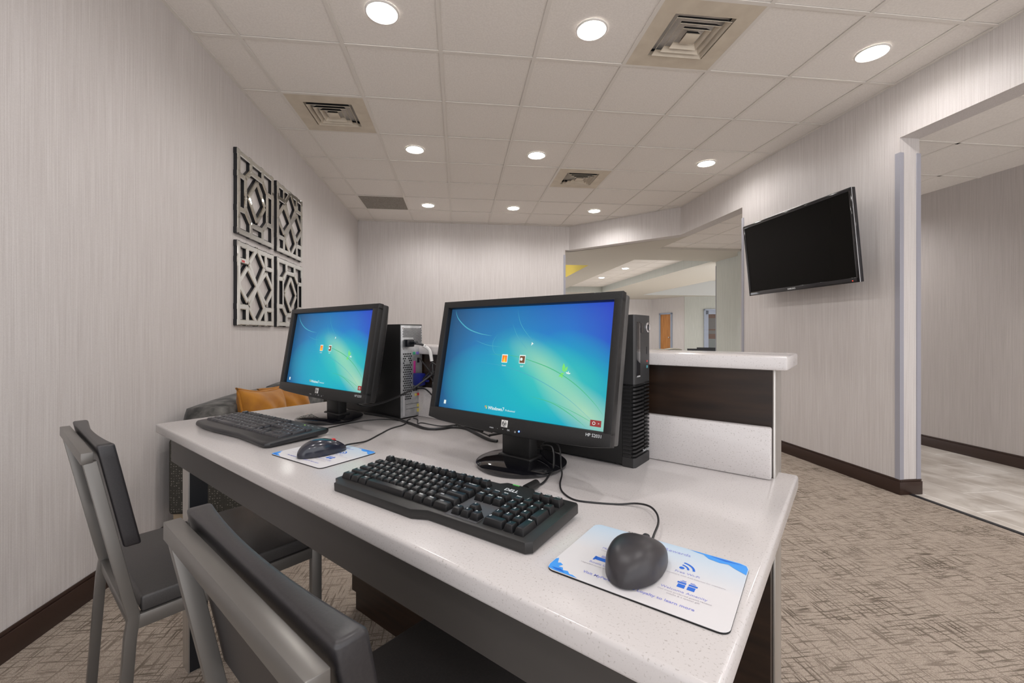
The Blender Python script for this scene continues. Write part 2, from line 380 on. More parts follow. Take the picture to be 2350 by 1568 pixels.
# ------------------------------------------------------------------ the room (camera stands at x=0, y=0)
ZC, ZCEIL, ZS = 1.168, 2.984, 2.583
XL, YB, XR, XR2 = -1.61, 7.16, 3.17, 3.33
YN = -1.5
struct(B().box((XL-0.12, YN, 0), (XL, YB+0.12, ZCEIL+0.05)).build('wall_left', M['paper']))
struct(B().box((XL, YB, 0), (1.80, YB+0.12, ZCEIL+0.05)).build('wall_back', M['paper']))
struct(B().box((XR, 2.77, 0), (XR2, 4.51, ZCEIL+0.05)).build('wall_right', M['paper']))
struct(B().prism([(1.80, YB), (1.87, YB), (XR, 5.86), (XR, 4.51), (XR2, 4.51), (XR2, 5.926), (1.936, YB+0.16), (1.80, YB+0.16)], ZS, ZCEIL+0.05).build('wall_header_back', M['paper']))
struct(B().box((XR, YN, ZS), (XR2, 2.77, ZCEIL+0.05)).build('wall_header_right', M['paper']))
# floors
struct(B().face([(XL, YN, 0), (3.25, YN, 0), (3.25, 2.77, 0), (3.33, 2.77, 0), (3.33, 18, 0), (12, 18, 0), (12, 19, 0), (XL, 19, 0)]).build('floor', M['carpet']))
struct(B().face([(3.25, YN, 0), (5.0, YN, 0), (5.0, 2.77, 0), (3.25, 2.77, 0)]).face([(3.33, 2.77, 0), (5.0, 2.77, 0), (5.0, 8.0, 0), (12, 8, 0), (12, 18, 0), (3.33, 18, 0)]).build('floor_hall', M['stone']))
struct(B().box((3.235, YN, 0.0), (3.262, 2.77, 0.006)).build('trim_4', mat('dark_strip', (0.02, 0.021, 0.025), 0.5)))
# ceiling: tiles and tee grid
GX0, GY0, GS = -1.334, 2.805, 0.6096
xs = [XL]+[GX0+GS*i for i in range(0, 8)]+[XR]
ys = [YN]+[GY0+GS*j for j in range(-9, 8)]+[YB]
ys = [y for y in ys if y >= YN]
VENTS = [(4, -1), (0, 1), (4, 3)]
RET = (0, 5)
skip = set(VENTS+[RET])
cb = B()
for a in range(len(xs)-1):
    for c in range(len(ys)-1):
        i = round((xs[a]-GX0)/GS) if a > 0 else -1
        j = round((ys[c]-GY0)/GS) if c > 0 else -99
        if (i, j) in skip: continue
        x0, x1, y0, y1 = xs[a], xs[a+1], ys[c], ys[c+1]
        if x0 > 1.80 and y0 > 5.7 and (x0-1.87)+(y0-YB) > 0.0: continue
        g = 0.0105
        cb.box((x0+g, y0+g, ZCEIL+0.003), (x1-g, y1-g, ZCEIL+0.018))
cb.face([(XL, YN, ZCEIL+0.05), (XL, YB, ZCEIL+0.05), (XR+0.1, YB, ZCEIL+0.05), (XR+0.1, YN, ZCEIL+0.05)])
ceil = struct(cb.build('ceiling', M['tile']))
tb = B()
for x in xs[1:-1]: tb.box((x-0.012, YN, ZCEIL-0.004), (x+0.012, YB if x < 1.8 else YB-(x-1.87), ZCEIL+0.001))
for y in ys[1:-1]:
    xe = XR if y < 5.86 else XR-(y-5.86)
    tb.box((XL, y-0.012, ZCEIL-0.0035), (xe, y+0.012, ZCEIL+0.001))
tb.box((XL, YN, ZCEIL-0.004), (XL+0.022, YB, ZCEIL+0.001)).box((XR-0.022, YN, ZCEIL-0.004), (XR, 5.88, ZCEIL+0.001)).box((XL, YB-0.022, ZCEIL-0.004), (1.87, YB, ZCEIL+0.001))
tb.prism([(1.86, YB), (XR, 5.85), (XR-0.03, 5.85), (1.83, YB)], ZCEIL-0.004, ZCEIL+0.001)
o = tb.build('ceiling_grid', M['tee'], ceil)
# baseboards
def bboard(pts, name, inward):
    b = B()
    for (x0, y0), (x1, y1) in zip(pts, pts[1:]):
        d = Vector((x1-x0, y1-y0, 0)); l = d.length; d.normalize(); n = Vector((-d.y, d.x, 0))*inward
        Mx = Matrix(((d.x, n.x, 0, x0), (d.y, n.y, 0, y0), (0, 0, 1, 0), (0, 0, 0, 1)))
        b.box((-0.012, 0, 0), (l+0.012, 0.013, 0.094), 0.002, M=Mx).box((-0.012, 0, 0.094), (l+0.012, 0.007, 0.11), 0.003, M=Mx)
    return struct(b.build(name, M['base']))
bboard([(XL, YN), (XL, YB)], 'baseboard_left', -1)
bboard([(XL, YB), (1.80, YB)], 'baseboard_back', -1)
bboard([(XR, 4.51), (XR, 2.77), (XR2, 2.77)], 'baseboard_right', -1)
bboard([(4.82, 6.9), (4.82, YN)], 'baseboard_hall', -1)
# corner guards
gb = B().prism([(XR-0.006, 2.764), (XR+0.026, 2.764), (XR+0.026, 2.77), (XR, 2.77), (XR, 2.80), (XR-0.006, 2.80)], 0.11, 2.475); struct(gb.build('trim_1', M['guard']))
gb = B().prism([(XR2-0.026, 2.764), (XR2+0.006, 2.764), (XR2+0.006, 2.80), (XR2, 2.80), (XR2, 2.77), (XR2-0.026, 2.77)], 0.11, 2.475); struct(gb.build('trim_2', M['guard']))
gb = B().prism([(XR-0.006, 4.516), (XR-0.006, 4.48), (XR, 4.48), (XR, 4.51), (XR+0.03, 4.51), (XR+0.03, 4.516)], 0.11, 2.46); struct(gb.build('trim_3', M['guard']))
gb = B().prism([(1.77, YB-0.005), (1.806, YB-0.005), (1.806, YB+0.03), (1.80, YB+0.03), (1.80, YB), (1.77, YB)], 0.11, 2.50); struct(gb.build('trim_5', M['guard']))
# hall beyond the right wall
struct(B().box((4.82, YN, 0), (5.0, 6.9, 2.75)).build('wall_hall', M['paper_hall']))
struct(B().box((5.06, 6.9, 0), (5.25, 8.0, 2.75)).box((4.82, 6.9, 0), (5.06, 6.98, 2.75)).build('wall_corridor', M['paper_green']))
struct(B().box((5.056, 7.985, 0.1), (5.06, 8.004, 2.5)).build('trim_6', mat('dark_guard', (0.25, 0.25, 0.28), 0.4)))
hb = B(); ZH = ZS+0.035
hb.face([(XR2, YN, ZH), (XR2, 6.9, ZH), (4.9, 6.9, ZH), (4.9, YN, ZH)])
hc = struct(hb.build('ceiling_hall', M['tile']))
ht = B()
for x in (3.78, 4.39): ht.box((x-0.012, YN, ZH-0.004), (x+0.012, 6.9, ZH+0.001))
for k in range(-9, 7): ht.box((XR2, 2.87+0.61*k-0.012, ZH-0.004), (4.82, 2.87+0.61*k+0.012, ZH+0.001))
ht.build('ceiling_grid', M['tee'], hc)
# lobby soffit with its recessed trays
sb = B()
def sq(x0, x1, y0, y1, z=ZS): sb.face([(x0, y0, z), (x0, y1, z), (x1, y1, z), (x1, y0, z)])
TB = (3.36, 4.96, 7.95, 14.5); TC = (0.6, 2.69, 8.71, 12.6); TD = (6.75, 12.5, 8.6, 15.2)
sx = sorted({-2.0, 13.0, *TB[:2], *TC[:2], *TD[:2], 5.0}); sy = sorted({7.28, 18.6, *TB[2:], *TC[2:], *TD[2:]})
for a in range(len(sx)-1):
    for c in range(len(sy)-1):
        mx, my = (sx[a]+sx[a+1])/2, (sy[c]+sy[c+1])/2
        if any(t[0] < mx < t[1] and t[2] < my < t[3] for t in (TB, TC, TD)): continue
        sq(sx[a], sx[a+1], sy[c], sy[c+1])
sb.face([(1.8, 7.28, ZS), (1.936, 7.28, ZS), (3.33, 5.926, ZS), (3.33, 6.9, ZS), (5.0, 6.9, ZS), (13, 6.9, ZS), (13, 7.28, ZS)])
sb.face([(XR2, 6.9, ZS), (4.9, 6.9, ZS), (4.9, 6.9, ZH), (XR2, 6.9, ZH)])
sof = struct(sb.build('ceiling_lobby', M['soffit']))
def tray(t, h, side, name, topm, rib=False):
    b = B(); x0, x1, y0, y1 = t
    for p, q in (((x0, y0), (x1, y0)), ((x1, y0), (x1, y1)), ((x1, y1), (x0, y1)), ((x0, y1), (x0, y0))):
        b.face([(*p, ZS), (*q, ZS), (*q, ZS+h), (*p, ZS+h)])
    struct(b.build('trim_%d' % (10+len(trays)), side)); trays.append(1)
    ob = struct(B().face([(x0, y0, ZS+h), (x0, y1, ZS+h), (x1, y1, ZS+h), (x1, y0, ZS+h)]).build(name, topm))
    if rib:
        g = B(); k = y0+0.3
        while k < y1: g.box((x0, k-0.012, ZS+h-0.004), (x1, k+0.012, ZS+h)); k += 0.61
        for x in (x0+0.45, x0+1.06): g.box((x-0.012, y0, ZS+h-0.004), (x+0.012, y1, ZS+h))
        g.build('ceiling_grid', M['tee'], ob)
    return ob
trays = []
tray(TB, 0.20, M['paper_green'], 'ceiling_tray', M['tile'], True)
tray(TC, 0.45, M['yellow'], 'ceiling_warm_lit', M['yellow'])
tray(TD, 0.55, mat('pale_fascia', (0.56, 0.57, 0.56), 0.9), 'ceiling_far', M['soffit'])
# far lobby walls
def wall_seg(p, q, h, th=0.15, m=None, name='wall_lobby'):
    d = Vector((q[0]-p[0], q[1]-p[1])); d.normalize(); n = Vector((-d.y, d.x))*th
    return struct(B().prism([p, q, (q[0]+n.x, q[1]+n.y), (p[0]+n.x, p[1]+n.y)], 0, h).build(name, m))
wall_seg((3.0, 17.25), (8.04, 17.25), ZS, m=M['paper'], name='wall_lobby_back')
wall_seg((8.04, 17.25), (8.68, 15.75), ZS, m=M['paper'], name='wall_lobby_door')
wall_seg((8.66, 15.72), (12.0, 14.6), ZS, m=M['paper_green'], name='wall_lobby_side')
def door_frame(p, q, s0, s1, z1, name, label, panel, glass=False):
    d = Vector((q[0]-p[0], q[1]-p[1], 0)); d.normalize(); n = Vector((d.y, -d.x, 0))
    Mx = Matrix(((d.x, n.x, 0, p[0]), (d.y, n.y, 0, p[1]), (0, 0, 1, 0), (0, 0, 0, 1)))
    fw = 0.06
    f = B().box((s0, 0, 0), (s0+fw, 0.06, z1), M=Mx).box((s1-fw, 0, 0), (s1, 0.06, z1), M=Mx).box((s0, 0, z1-fw), (s1, 0.06, z1), M=Mx)
    fr = struct(f.build(name, M['steelblue']), label)
    if not glass:
        B().box((s0+fw, 0.0, 0.01), (s1-fw, 0.025, z1-fw), M=Mx).build('panel', panel, fr)
        B().lathe([(0, 0.05), (0.025, 0.05), (0.028, 0.03), (0.012, 0.02), (0.012, 0)], 16, M=Mx @ T(s1-fw-0.07, 0.025, 1.0) @ RX(-90)).build('door_handle', M['steel'], fr)
    else:
        st = 0.10
        b = B().box((s0+fw, 0, 0.01), (s0+fw+st, 0.03, z1-fw), M=Mx).box((s1-fw-st, 0, 0.01), (s1-fw, 0.03, z1-fw), M=Mx).box((s0+fw, 0, z1-fw-0.14), (s1-fw, 0.03, z1-fw), M=Mx).box((s0+fw, 0, 0.01), (s1-fw, 0.03, 0.3), M=Mx)
        b.build('panel', M['steelblue'], fr)
        B().box((s0+fw+st, 0.004, 0.3), (s1-fw-st, 0.012, z1-fw-0.14), M=Mx).build('pane', mat('door_glass', (0.10, 0.11, 0.105), 0.15), fr)
        bl = B(); k = 0
        z = z1-fw-0.16
        while z > 0.95:
            thick = 0.018 if (z > 1.72 or 1.25 < z < 1.31 or z < 1.12) else 0.005
            bl.box((s0+fw+st, 0.016, z), (s1-fw-st, 0.022, z+thick), M=Mx); z -= 0.026
        bl.box((s0+fw+st+0.27, 0.016, 0.95), (s0+fw+st+0.34, 0.024, z1-fw-0.2), M=Mx)
        bl.build('blind', M['brownslat'], fr)
    return fr
door_frame((8.04, 17.25), (8.68, 15.75), 0.44, 1.06, 1.985, 'door_1', 'honey wood door in a blue-grey frame on the far lobby wall', M['oak'])
door_frame((8.66, 15.72), (12.0, 14.6), 0.69, 1.75, 2.09, 'door_2', 'blue-grey framed glass door with brown blind far in the lobby', None, True)
# ------------------------------------------------------------------ lamps and added fill spots
def spot(x, y, z, power, size=165, blend=0.6, col=(1.0, 0.967, 0.965), rad=0.05):
    l = bpy.data.lights.new('lamp_or_fill_light', 'SPOT'); l.energy = power; l.spot_size = R(size); l.spot_blend = blend; l.color = col; l.shadow_soft_size = rad
    o = bpy.data.objects.new('lamp_or_fill_light', l); C.objects.link(o); o.location = (x, y, z); return o
lens_proto = None
LG = 'recessed ceiling downlights'
def downlight(x, y, z, label, group=LG, r=0.080):
    global lens_proto
    if lens_proto is None:
        t = thing('recessed_downlight', label, 'ceiling light', (x, y, z), 0, group)
        B().lathe([(0.080, 0.004), (0.094, 0.004), (0.094, -0.002), (0.086, -0.005), (0.080, -0.002), (0.080, 0.004)], 40).build('trim_ring', M['ring'], t)
        B().lathe([(0, -0.013), (0.03, -0.0125), (0.055, -0.010), (0.072, -0.005), (0.080, 0.001), (0.080, 0.004), (0, 0.004)], 32).build('lens', M['lens'], t)
        lens_proto = t
    else: t = dup(lens_proto, (x, y, z), 0, label, group)
    return t
PW = 16.5
rows = [(-0.43, 2.50, 'ceiling downlight nearest the first square vent, above the left monitor side, at the top edge'),
        (0.79, 2.50, 'ceiling downlight just left of the large cream vent at the top'),
        (2.66, 2.50, 'ceiling downlight right of the large vent, above the television'),
        (-0.43, 4.33, 'second-row downlight beside the small vent near the mirrored panels'),
        (0.79, 4.33, 'second-row downlight between the two side downlights, in line with the middle column'),
        (2.63, 4.33, 'second-row downlight close to the wall carrying the television'),
        (-0.43, 6.20, 'far-row downlight next to the grey return grille'),
        (0.79, 6.20, 'far-row downlight in the middle, in front of the back wall'),
        (2.00, 6.20, 'far-row downlight by the slanted header over the lobby opening')]
for x, y, lab in rows:
    downlight(x, y, ZCEIL-0.003, lab); spot(x, y, ZCEIL-0.02, PW*(1.75 if y > 6 else 1.0))
for x, y in ((-0.43, 0.67), (0.79, 0.67), (2.66, 0.67), (-0.43, -1.16), (0.79, -1.16), (2.66, -1.16)):
    spot(x, y, ZCEIL-0.02, PW)  # unseen rows behind the camera, continuing the layout, added for fill
for y, lab in ((10.3, 'nearer of two small downlights in the lobby tray ceiling'), (12.1, 'farther of two small downlights in the lobby tray ceiling')):
    downlight(4.12, y, ZS+0.197, lab, 'downlights in the lobby tray'); spot(4.12, y, ZS+0.17, 75, 150)
for x, y in ((4.09, 4.7), (4.09, 0.6), (4.09, -1.4)): spot(x, y, ZH-0.02, 40, 160)  # hidden spots without fixtures, added to brighten the hall
for x, y, p in ((8.5, 12.0, 95), (5.8, 11.0, 75), (6.5, 15.8, 30), (9.0, 9.5, 60)): spot(x, y, ZS-0.05 if x < 6.7 else ZS+0.4, p, 165)  # hidden spots without fixtures, added to light the far lobby
spot(1.7, 10.3, ZS+0.05, 14, 170, 0.3, (1.0, 0.85, 0.5)).rotation_euler = (0, R(-100), 0)

# ------------------------------------------------------------------ ceiling vents
def vent(i, j, label, rz=0):
    cx, cy = GX0+GS*(i+0.5), GY0+GS*(j+0.5)
    t = thing('ceiling_vent', label, 'air vent', (cx, cy, ZCEIL), rz, 'cream ceiling vents')
    h = GS/2-0.012; a = 0.185
    p = B()
    for x0, x1, y0, y1 in ((-h, h, a, h), (-h, h, -h, -a), (-h, -a, -a, a), (a, h, -a, a)): p.box((x0, y0, -0.003), (x1, y1, 0.001))
    def ring(b, s0, z0, s1, z1, th=0.0035, shade_back=True):
        for k in range(4):
            Mx = RZ(90*k)
            b.face([(-s0, -s0, z0), (s0, -s0, z0), (s1, -s1, z1), (-s1, -s1, z1)], M=Mx)
            b.face([(-s0, -s0, z0+th), (s0, -s0, z0+th), (s1, -s1, z1+th), (-s1, -s1, z1+th)], 1 if shade_back else 0, Mx)  # blade backs painted dark to deepen the shade in the slots
            b.face([(-s0, -s0, z0), (s0, -s0, z0), (s0, -s0, z0+th), (-s0, -s0, z0+th)], M=Mx)
            b.face([(-s1, -s1, z1), (s1, -s1, z1), (s1, -s1, z1+th), (-s1, -s1, z1+th)], M=Mx)
    ring(p, a+0.010, -0.003, a-0.004, 0.02, shade_back=False)
    p.build('panel', M['vent'], t)
    for k, s in enumerate((0.168, 0.128, 0.088)):
        b = B(); ring(b, s, -0.014, s-0.019, 0.012); b.build('louver', [M['vent'], M['dark']], t)
    b = B().box((-0.045, -0.045, -0.010), (0.045, 0.045, -0.004), 0.002); ring(b, 0.045, -0.010, 0.034, 0.012); b.build('center_plate', [M['vent'], M['dark']], t)
    d = B().box((-0.2, -0.2, 0.085), (0.2, 0.2, 0.09))
    for k in range(4): d.box((-0.2, 0.195, 0.001), (0.2, 0.2, 0.09), M=RZ(90*k))
    d.build('duct', M['dark'], t)
vent(4, -1, 'large cream square vent at the top, right of the centre downlight')
vent(0, 1, 'cream square ceiling vent beside the left wall above the mirrored panels')
vent(4, 3, 'small cream ceiling vent farther back between two downlights')
cx, cy = GX0+GS*(RET[0]+0.5), GY0+GS*(RET[1]+0.5)
tag(B().box((cx-0.292, cy-0.292, ZCEIL-0.002), (cx+0.292, cy+0.292, ZCEIL+0.01)).build('return_grille', M['return']), 'grey mesh return-air grille in the ceiling near the back left corner', 'air grille')

# ------------------------------------------------------------------ mirrored panels on the left wall
def panel(y0, z0, design, label, sticker=False):
    S = 0.62
    t = thing('mirrored_wall_panel', label, 'wall art', (XL, y0, z0), 0, 'mirrored fretwork panels')
    w = 0.05/S
    segs = []
    e = w/2
    segs += [((0, e), (1, e)), ((0, 1-e), (1, 1-e)), ((e, 0), (e, 1)), ((1-e, 0), (1-e, 1))]
    if design == 'A':
        X = (0.205, 0.795); Y = (0.18, 0.82); xa, xb, ya, yb = 0.34, 0.66, 0.30, 0.70
        oc = [(xa, Y[1]), (xb, Y[1]), (X[1], yb), (X[1], ya), (xb, Y[0]), (xa, Y[0]), (X[0], ya), (X[0], yb)]
        segs += list(zip(oc, oc[1:]+oc[:1]))
        di = [(0.5, 0.755), (0.725, 0.5), (0.5, 0.245), (0.275, 0.5)]
        segs += list(zip(di, di[1:]+di[:1]))
        for x in (xa, xb): segs += [((x, Y[1]), (x, 1)), ((x, Y[0]), (x, 0))]
        for y in (ya, yb): segs += [((0, y), (X[0], y)), ((X[1], y), (1, y))]
    else:
        segs += [((0.5, 0.98), (0.29, 0.77)), ((0.5, 0.98), (0.71, 0.77)), ((0.29, 0.77), (0.71, 0.23)), ((0.71, 0.77), (0.29, 0.23)), ((0.29, 0.23), (0.5, 0.02)), ((0.71, 0.23), (0.5, 0.02)),
                 ((0.03, 0.5), (0.25, 0.71)), ((0.03, 0.5), (0.25, 0.29)), ((0.97, 0.5), (0.75, 0.71)), ((0.97, 0.5), (0.75, 0.29)), ((0.25, 0.71), (0.75, 0.29)), ((0.25, 0.29), (0.75, 0.71))]
        for sx in (0, 1):
            for sy in (0, 1):
                fx = lambda v: v if sx == 0 else 1-v
                fy = lambda v: v if sy == 0 else 1-v
                segs += [((fx(0.25), fy(0)), (fx(0.25), fy(0.25))), ((fx(0), fy(0.225)), (fx(0.27), fy(0.225)))]
    bb, mb = B(), B()
    for (a0, b0), (a1, b1) in segs:
        p = Vector((a0, b0))*S; q = Vector((a1, b1))*S; d = (q-p); l = d.length; d.normalize(); n = Vector((-d.y, d.x))
        # local: along the strip -> y/z on the wall, depth -> x
        Mx = Matrix(((0, 0, 1, 0), (d.x, n.x, 0, p.x), (d.y, n.y, 0, p.y), (0, 0, 1, 0)))
        Mx = Matrix(((0, 0, 1, 0), (d.x, n.x, 0, p.x), (d.y, n.y, 0, p.y), (0, 0, 0, 1)))
        hw = 0.021
        dz = random.uniform(0, 0.0012)
        bb.box((0, -hw, 0.0), (l, hw, 0.024+dz*0.5), M=Mx)
        mb.taper((0.001, -hw, 0.024), (l-0.001, hw), 0.029+dz, (0.006, 0.006), M=Mx)
    bb.build('backing', M['black'], t); mb.build('mirror_strips', M['mirror'], t, ang=5)
    if sticker:
        B().box((0.031, 0.055, 0.465), (0.032, 0.125, 0.495), mi=0).box((0.0318, 0.057, 0.467), (0.0325, 0.10, 0.482), mi=1).build('sticker', [M['white'], M['red']], t)
panel(3.30, 0.735+ZC-0.012, 'A', 'mirrored octagon fretwork panel, upper one nearest the camera')
panel(3.985, 0.735+ZC-0.012, 'B', 'mirrored interlaced-diamond panel, upper one farther along the wall')
panel(3.30, 0.068+ZC-0.012, 'B', 'mirrored interlaced-diamond panel with a red sticker, lower one', True)
panel(3.985, 0.068+ZC-0.012, 'A', 'mirrored octagon fretwork panel partly behind the left monitor')

# ------------------------------------------------------------------ television
t = thing('television', 'black flat television tilted forward on the right wall', 'television', (2.985, 3.51, 1.552))
tw, th = 1.23, 0.712
# local: x toward the wall, y along the wall, z up, then tilted
TL = RY(-6.0)
b = B().box((0.0, -tw/2, 0), (0.030, tw/2, th), 0.004, M=TL).box((0.028, -tw/2+0.12, 0.08), (0.055, tw/2-0.12, th-0.14), 0.01, M=TL); tvb = b.build('housing', M['tvframe'], t)
b = B()
bz = 0.026
b.box((-0.006, -tw/2, 0), (0.001, -tw/2+bz, th), 0.002, M=TL).box((-0.006, tw/2-bz, 0), (0.001, tw/2, th), 0.002, M=TL).box((-0.006, -tw/2, th-bz), (0.001, tw/2, th), 0.002, M=TL).box((-0.006, -tw/2, 0), (0.001, tw/2, 0.038), 0.002, M=TL)
bz_o = b.build('bezel', M['tvframe'], t)
B().box((-0.002, -tw/2+bz, 0.038), (0.0005, tw/2-bz, th-bz), M=TL).build('screen', M['tvscreen'], t)
B().tube([(-0.004, -tw/2-0.001, 0), (-0.004, -tw/2-0.001, th+0.001), (-0.004, tw/2+0.001, th+0.001), (-0.004, tw/2+0.001, 0)], 0.002, 6, M=TL, smooth=False).build('clear_edge', M['silver'], t)
FW = Matrix(((0, 0, -1, 0), (-1, 0, 0, 0), (0, 1, 0, 0), (0, 0, 0, 1)))   # text plane facing -x, reading along -y
B().text('SAMSUNG', 0.020, TL @ T(-0.0068, 0.05, 0.018) @ FW, bold=True).build('logo', M['legend'], t)
B().box((-0.0065, -0.56, 0.012), (-0.005, -0.553, 0.018), M=TL).build('standby_light', glowmat('standby_red', (1, 0.05, 0.02), 2), t)
B().box((0.055, -0.2, 0.2), (0.062, 0.2, 0.5), M=TL).box((XR-0.012-2.985, -0.22, 0.2), (XR-2.985, 0.22, 0.5)).box((0.03, -0.12, 0.3), (XR-2.985-0.01, -0.06, 0.34)).box((0.03, 0.06, 0.3), (XR-2.985-0.01, 0.12, 0.34)).build('wall_bracket', M['black'], t)

# ------------------------------------------------------------------ desk (its own frame: u along the front edge, v away from the user)
W0 = (-1.012, 1.572)
DM = T(W0[0], W0[1], 0) @ RZ(-45)
ZD = ZC-0.304
def dk(u, v, z=ZD): return DM @ Vector((u, v, z))
desk = thing('computer_desk', 'stone-topped computer desk with dark apron and raised ledge behind', 'desk', dk(0, 0, 0), -45)
DL = 1.741
B().box((0, 0, ZD-0.031), (DL, 0.715, ZD), 0.006, seg=3).build('desktop', M['quartz'], desk)
B().box((0.10, 0.634, ZD), (1.700, 0.654, ZD+0.108), 0.004).build('backsplash', M['quartz'], desk)
B().box((0.17, 0.636, 1.091), (1.729, 0.845, 1.1205), 0.005).build('ledge', M['quartz'], desk)
B().box((0.188, 0.656, 0.0), (1.703, 0.752, 1.091)).build('back_panel', M['wood'], desk)
B().box((0.165, 0.628, 0.075), (1.700, 0.656, ZD-0.031)).box((0.188, 0.632, 0.0), (1.700, 0.656, 0.075)).build('modesty_panel', M['wood'], desk)
B().box((1.7005, 0.655, 0.0), (1.7055, 0.753, 1.091), 0.001).build('end_cap', M['steel'], desk)
B().box((0.012, 0.040, ZD-0.133), (DL-0.06, 0.060, ZD-0.031)).build('apron', M['apron'], desk)
B().box((0.012, 0.060, ZD-0.133), (0.030, 0.62, ZD-0.031)).build('side_apron', M['apron'], desk)
def leg(u):
    l = B().box((u, 0.082, 0), (u+0.058, 0.136, ZD-0.031)).build('leg', M['black'], desk)
    B().box((u-0.001, 0.078, 0), (u+0.059, 0.0822, ZD-0.134)).build('face_plate', M['steel'], l)
leg(-0.008); leg(1.63)

# ------------------------------------------------------------------ monitors
def monitor(u, v, pu, pv, W, H, zb, tilt, br, scr, label, model, led, nd=(0, 0)):
    t = thing('computer_monitor', label, 'monitor', dk(u, v), -45, 'desktop monitors')
    # pedestal
    B().lathe([(0, 0.0005), (br-0.003, 0.0005), (br, 0.004), (br, 0.009), (br-0.004, 0.012), (br*0.8, 0.017), (br*0.45, 0.022), (0, 0.023)], 56).build('base', M['gloss'], t)
    d = pv-v
    nk = B().box((-0.040, -0.022, 0.018), (0.040, 0.010, zb+0.06-ZD), 0.004).box((-0.046, -0.03, 0.014), (0.046, 0.02, 0.026), 0.004)
    nk.build('neck', M['plastic'], t, M=T(nd[0], nd[1], 0))
    PM = T(pu-u, pv-v, zb-ZD) @ RX(-tilt)
    # bezel: frame with a slightly bowed chin
    sw, sh, sxo, sb_ = scr
    x0, x1, z0, z1 = sxo-sw/2, sxo+sw/2, sb_, sb_+sh
    Q = Matrix(((1, 0, 0, 0), (0, 0, -1, 0), (0, 1, 0, 0), (0, 0, 0, 1)))    # prism xy -> x,z ; extrude -> -y
    b = B(); hw = W/2
    chin = [(-hw, 0.004)]+[(-hw+W*k/12, -0.007*math.sin(PI*k/12)) for k in range(1, 12)]+[(hw, 0.004)]
    b.prism(chin+[(hw, z0), (-hw, z0)], -0.006, 0.014, 0.003, M=PM @ Q)
    b.prism([(-hw, z1), (hw, z1), (hw, H), (-hw, H)], -0.006, 0.014, 0.003, M=PM @ Q)
    b.prism([(-hw, z0-0.004), (x0, z0-0.004), (x0, z1+0.004), (-hw, z1+0.004)], -0.006, 0.014, 0.003, M=PM @ Q)
    b.prism([(x1, z0-0.004), (hw, z0-0.004), (hw, z1+0.004), (x1, z1+0.004)], -0.006, 0.014, 0.003, M=PM @ Q)
    bz = b.build('bezel', M['plastic'], t)
    # housing behind, stepping in
    h = B().box((-hw+0.001, 0.004, 0.006), (hw-0.001, 0.026, H-0.001), 0.004, M=PM)
    h.taper((-hw+0.004, 0.01, -0.050), (hw-0.004, H-0.01), -0.024, (0.0, 0.0), M=PM @ Q)
    hs = B().box((-hw+0.001, 0.004, 0.006), (hw-0.001, 0.026, H-0.001), 0.004, M=PM)
    h.bm.free()
    t2 = bmesh.new()
    lo = [t2.verts.new((sx*(hw-0.003), 0.026, zz)) for sx, zz in ((-1, 0.01), (1, 0.01), (1, H-0.006), (-1, H-0.006))]
    hi = [t2.verts.new((sx*(hw-0.045), 0.060, zz)) for sx, zz in ((-1, 0.04), (1, 0.04), (1, H-0.05), (-1, H-0.05))]
    t2.faces.new(hi)
    for k in range(4): t2.faces.new((lo[k], lo[(k+1) % 4], hi[(k+1) % 4], hi[k]))
    hs._merge(t2, PM, 0)
    hs.build('housing', M['edge'] if W < 0.5 else M['plastic'], t)
    # lit panel
    s = B().box((x0-0.002, 0.0015, z0-0.002), (x1+0.002, 0.004, z1+0.002), M=PM, mi=0)
    so = s.build('screen', [M['screen']], t)
    me = so.data; uvl = me.uv_layers.new(name='UVMap'); inv = PM.inverted()
    for lp in me.loops:
        c = inv @ me.vertices[lp.vertex_index].co
        uvl.data[lp.index].uv = ((c.x-x0)/sw, (c.z-z0)/sh)
    F = PM @ T(x0, 0.0012, z0) @ Matrix(((sw, 0, 0, 0), (0, 0, -1, 0), (0, sh, 0, 0), (0, 0, 0, 1)))
    FT = lambda x, y: PM @ T(x0+x*sw, 0.0009, z0+y*sh) @ Matrix(((1, 0, 0, 0), (0, 0, -1, 0), (0, 1, 0, 0), (0, 0, 0, 1)))
    k = sw/0.454
    # wisps of light, a leaf sprig, icons and lettering shown on the screen
    def ribbon(b, pts, w, mi):
        P = spline([(x*sw, y*sh, 0) for x, y in pts], 8)
        for i in range(len(P)-1):
            f = math.sin(PI*(i+0.5)/(len(P)-1))*w/2*k
            d = (P[i+1]-P[i]).normalized(); n = Vector((-d.y, d.x, 0))*f
            b.face([P[i]-n, P[i+1]-n, P[i+1]+n, P[i]+n], mi)
    b = B()
    ribbon(b, [(0.03, 0.99), (0.06, 0.90), (0.14, 0.80), (0.24, 0.745), (0.33, 0.725)], 0.0030, 0)
    ribbon(b, [(0.21, 0.68), (0.30, 0.635), (0.40, 0.62)], 0.0011, 0)
    ribbon(b, [(0.36, 0.74), (0.335, 0.66), (0.35, 0.57), (0.40, 0.53)], 0.0012, 0)
    ribbon(b, [(0.47, 0.98), (0.50, 0.84), (0.56, 0.72), (0.62, 0.64)], 0.0012, 0)
    ribbon(b, [(0.45, 0.84), (0.49, 0.72), (0.56, 0.60)], 0.0012, 0)
    ribbon(b, [(0.18, 0.47), (0.40, 0.45), (0.60, 0.37), (0.80, 0.22), (0.97, 0.02)], 0.0010, 0)
    ribbon(b, [(0.30, 0.545), (0.46, 0.545), (0.60, 0.50), (0.73, 0.43), (0.84, 0.33), (0.93, 0.21), (0.985, 0.11)], 0.0018, 1)
    ribbon(b, [(0.60, 0.20), (0.72, 0.17), (0.82, 0.10), (0.91, 0.01)], 0.0016, 1)
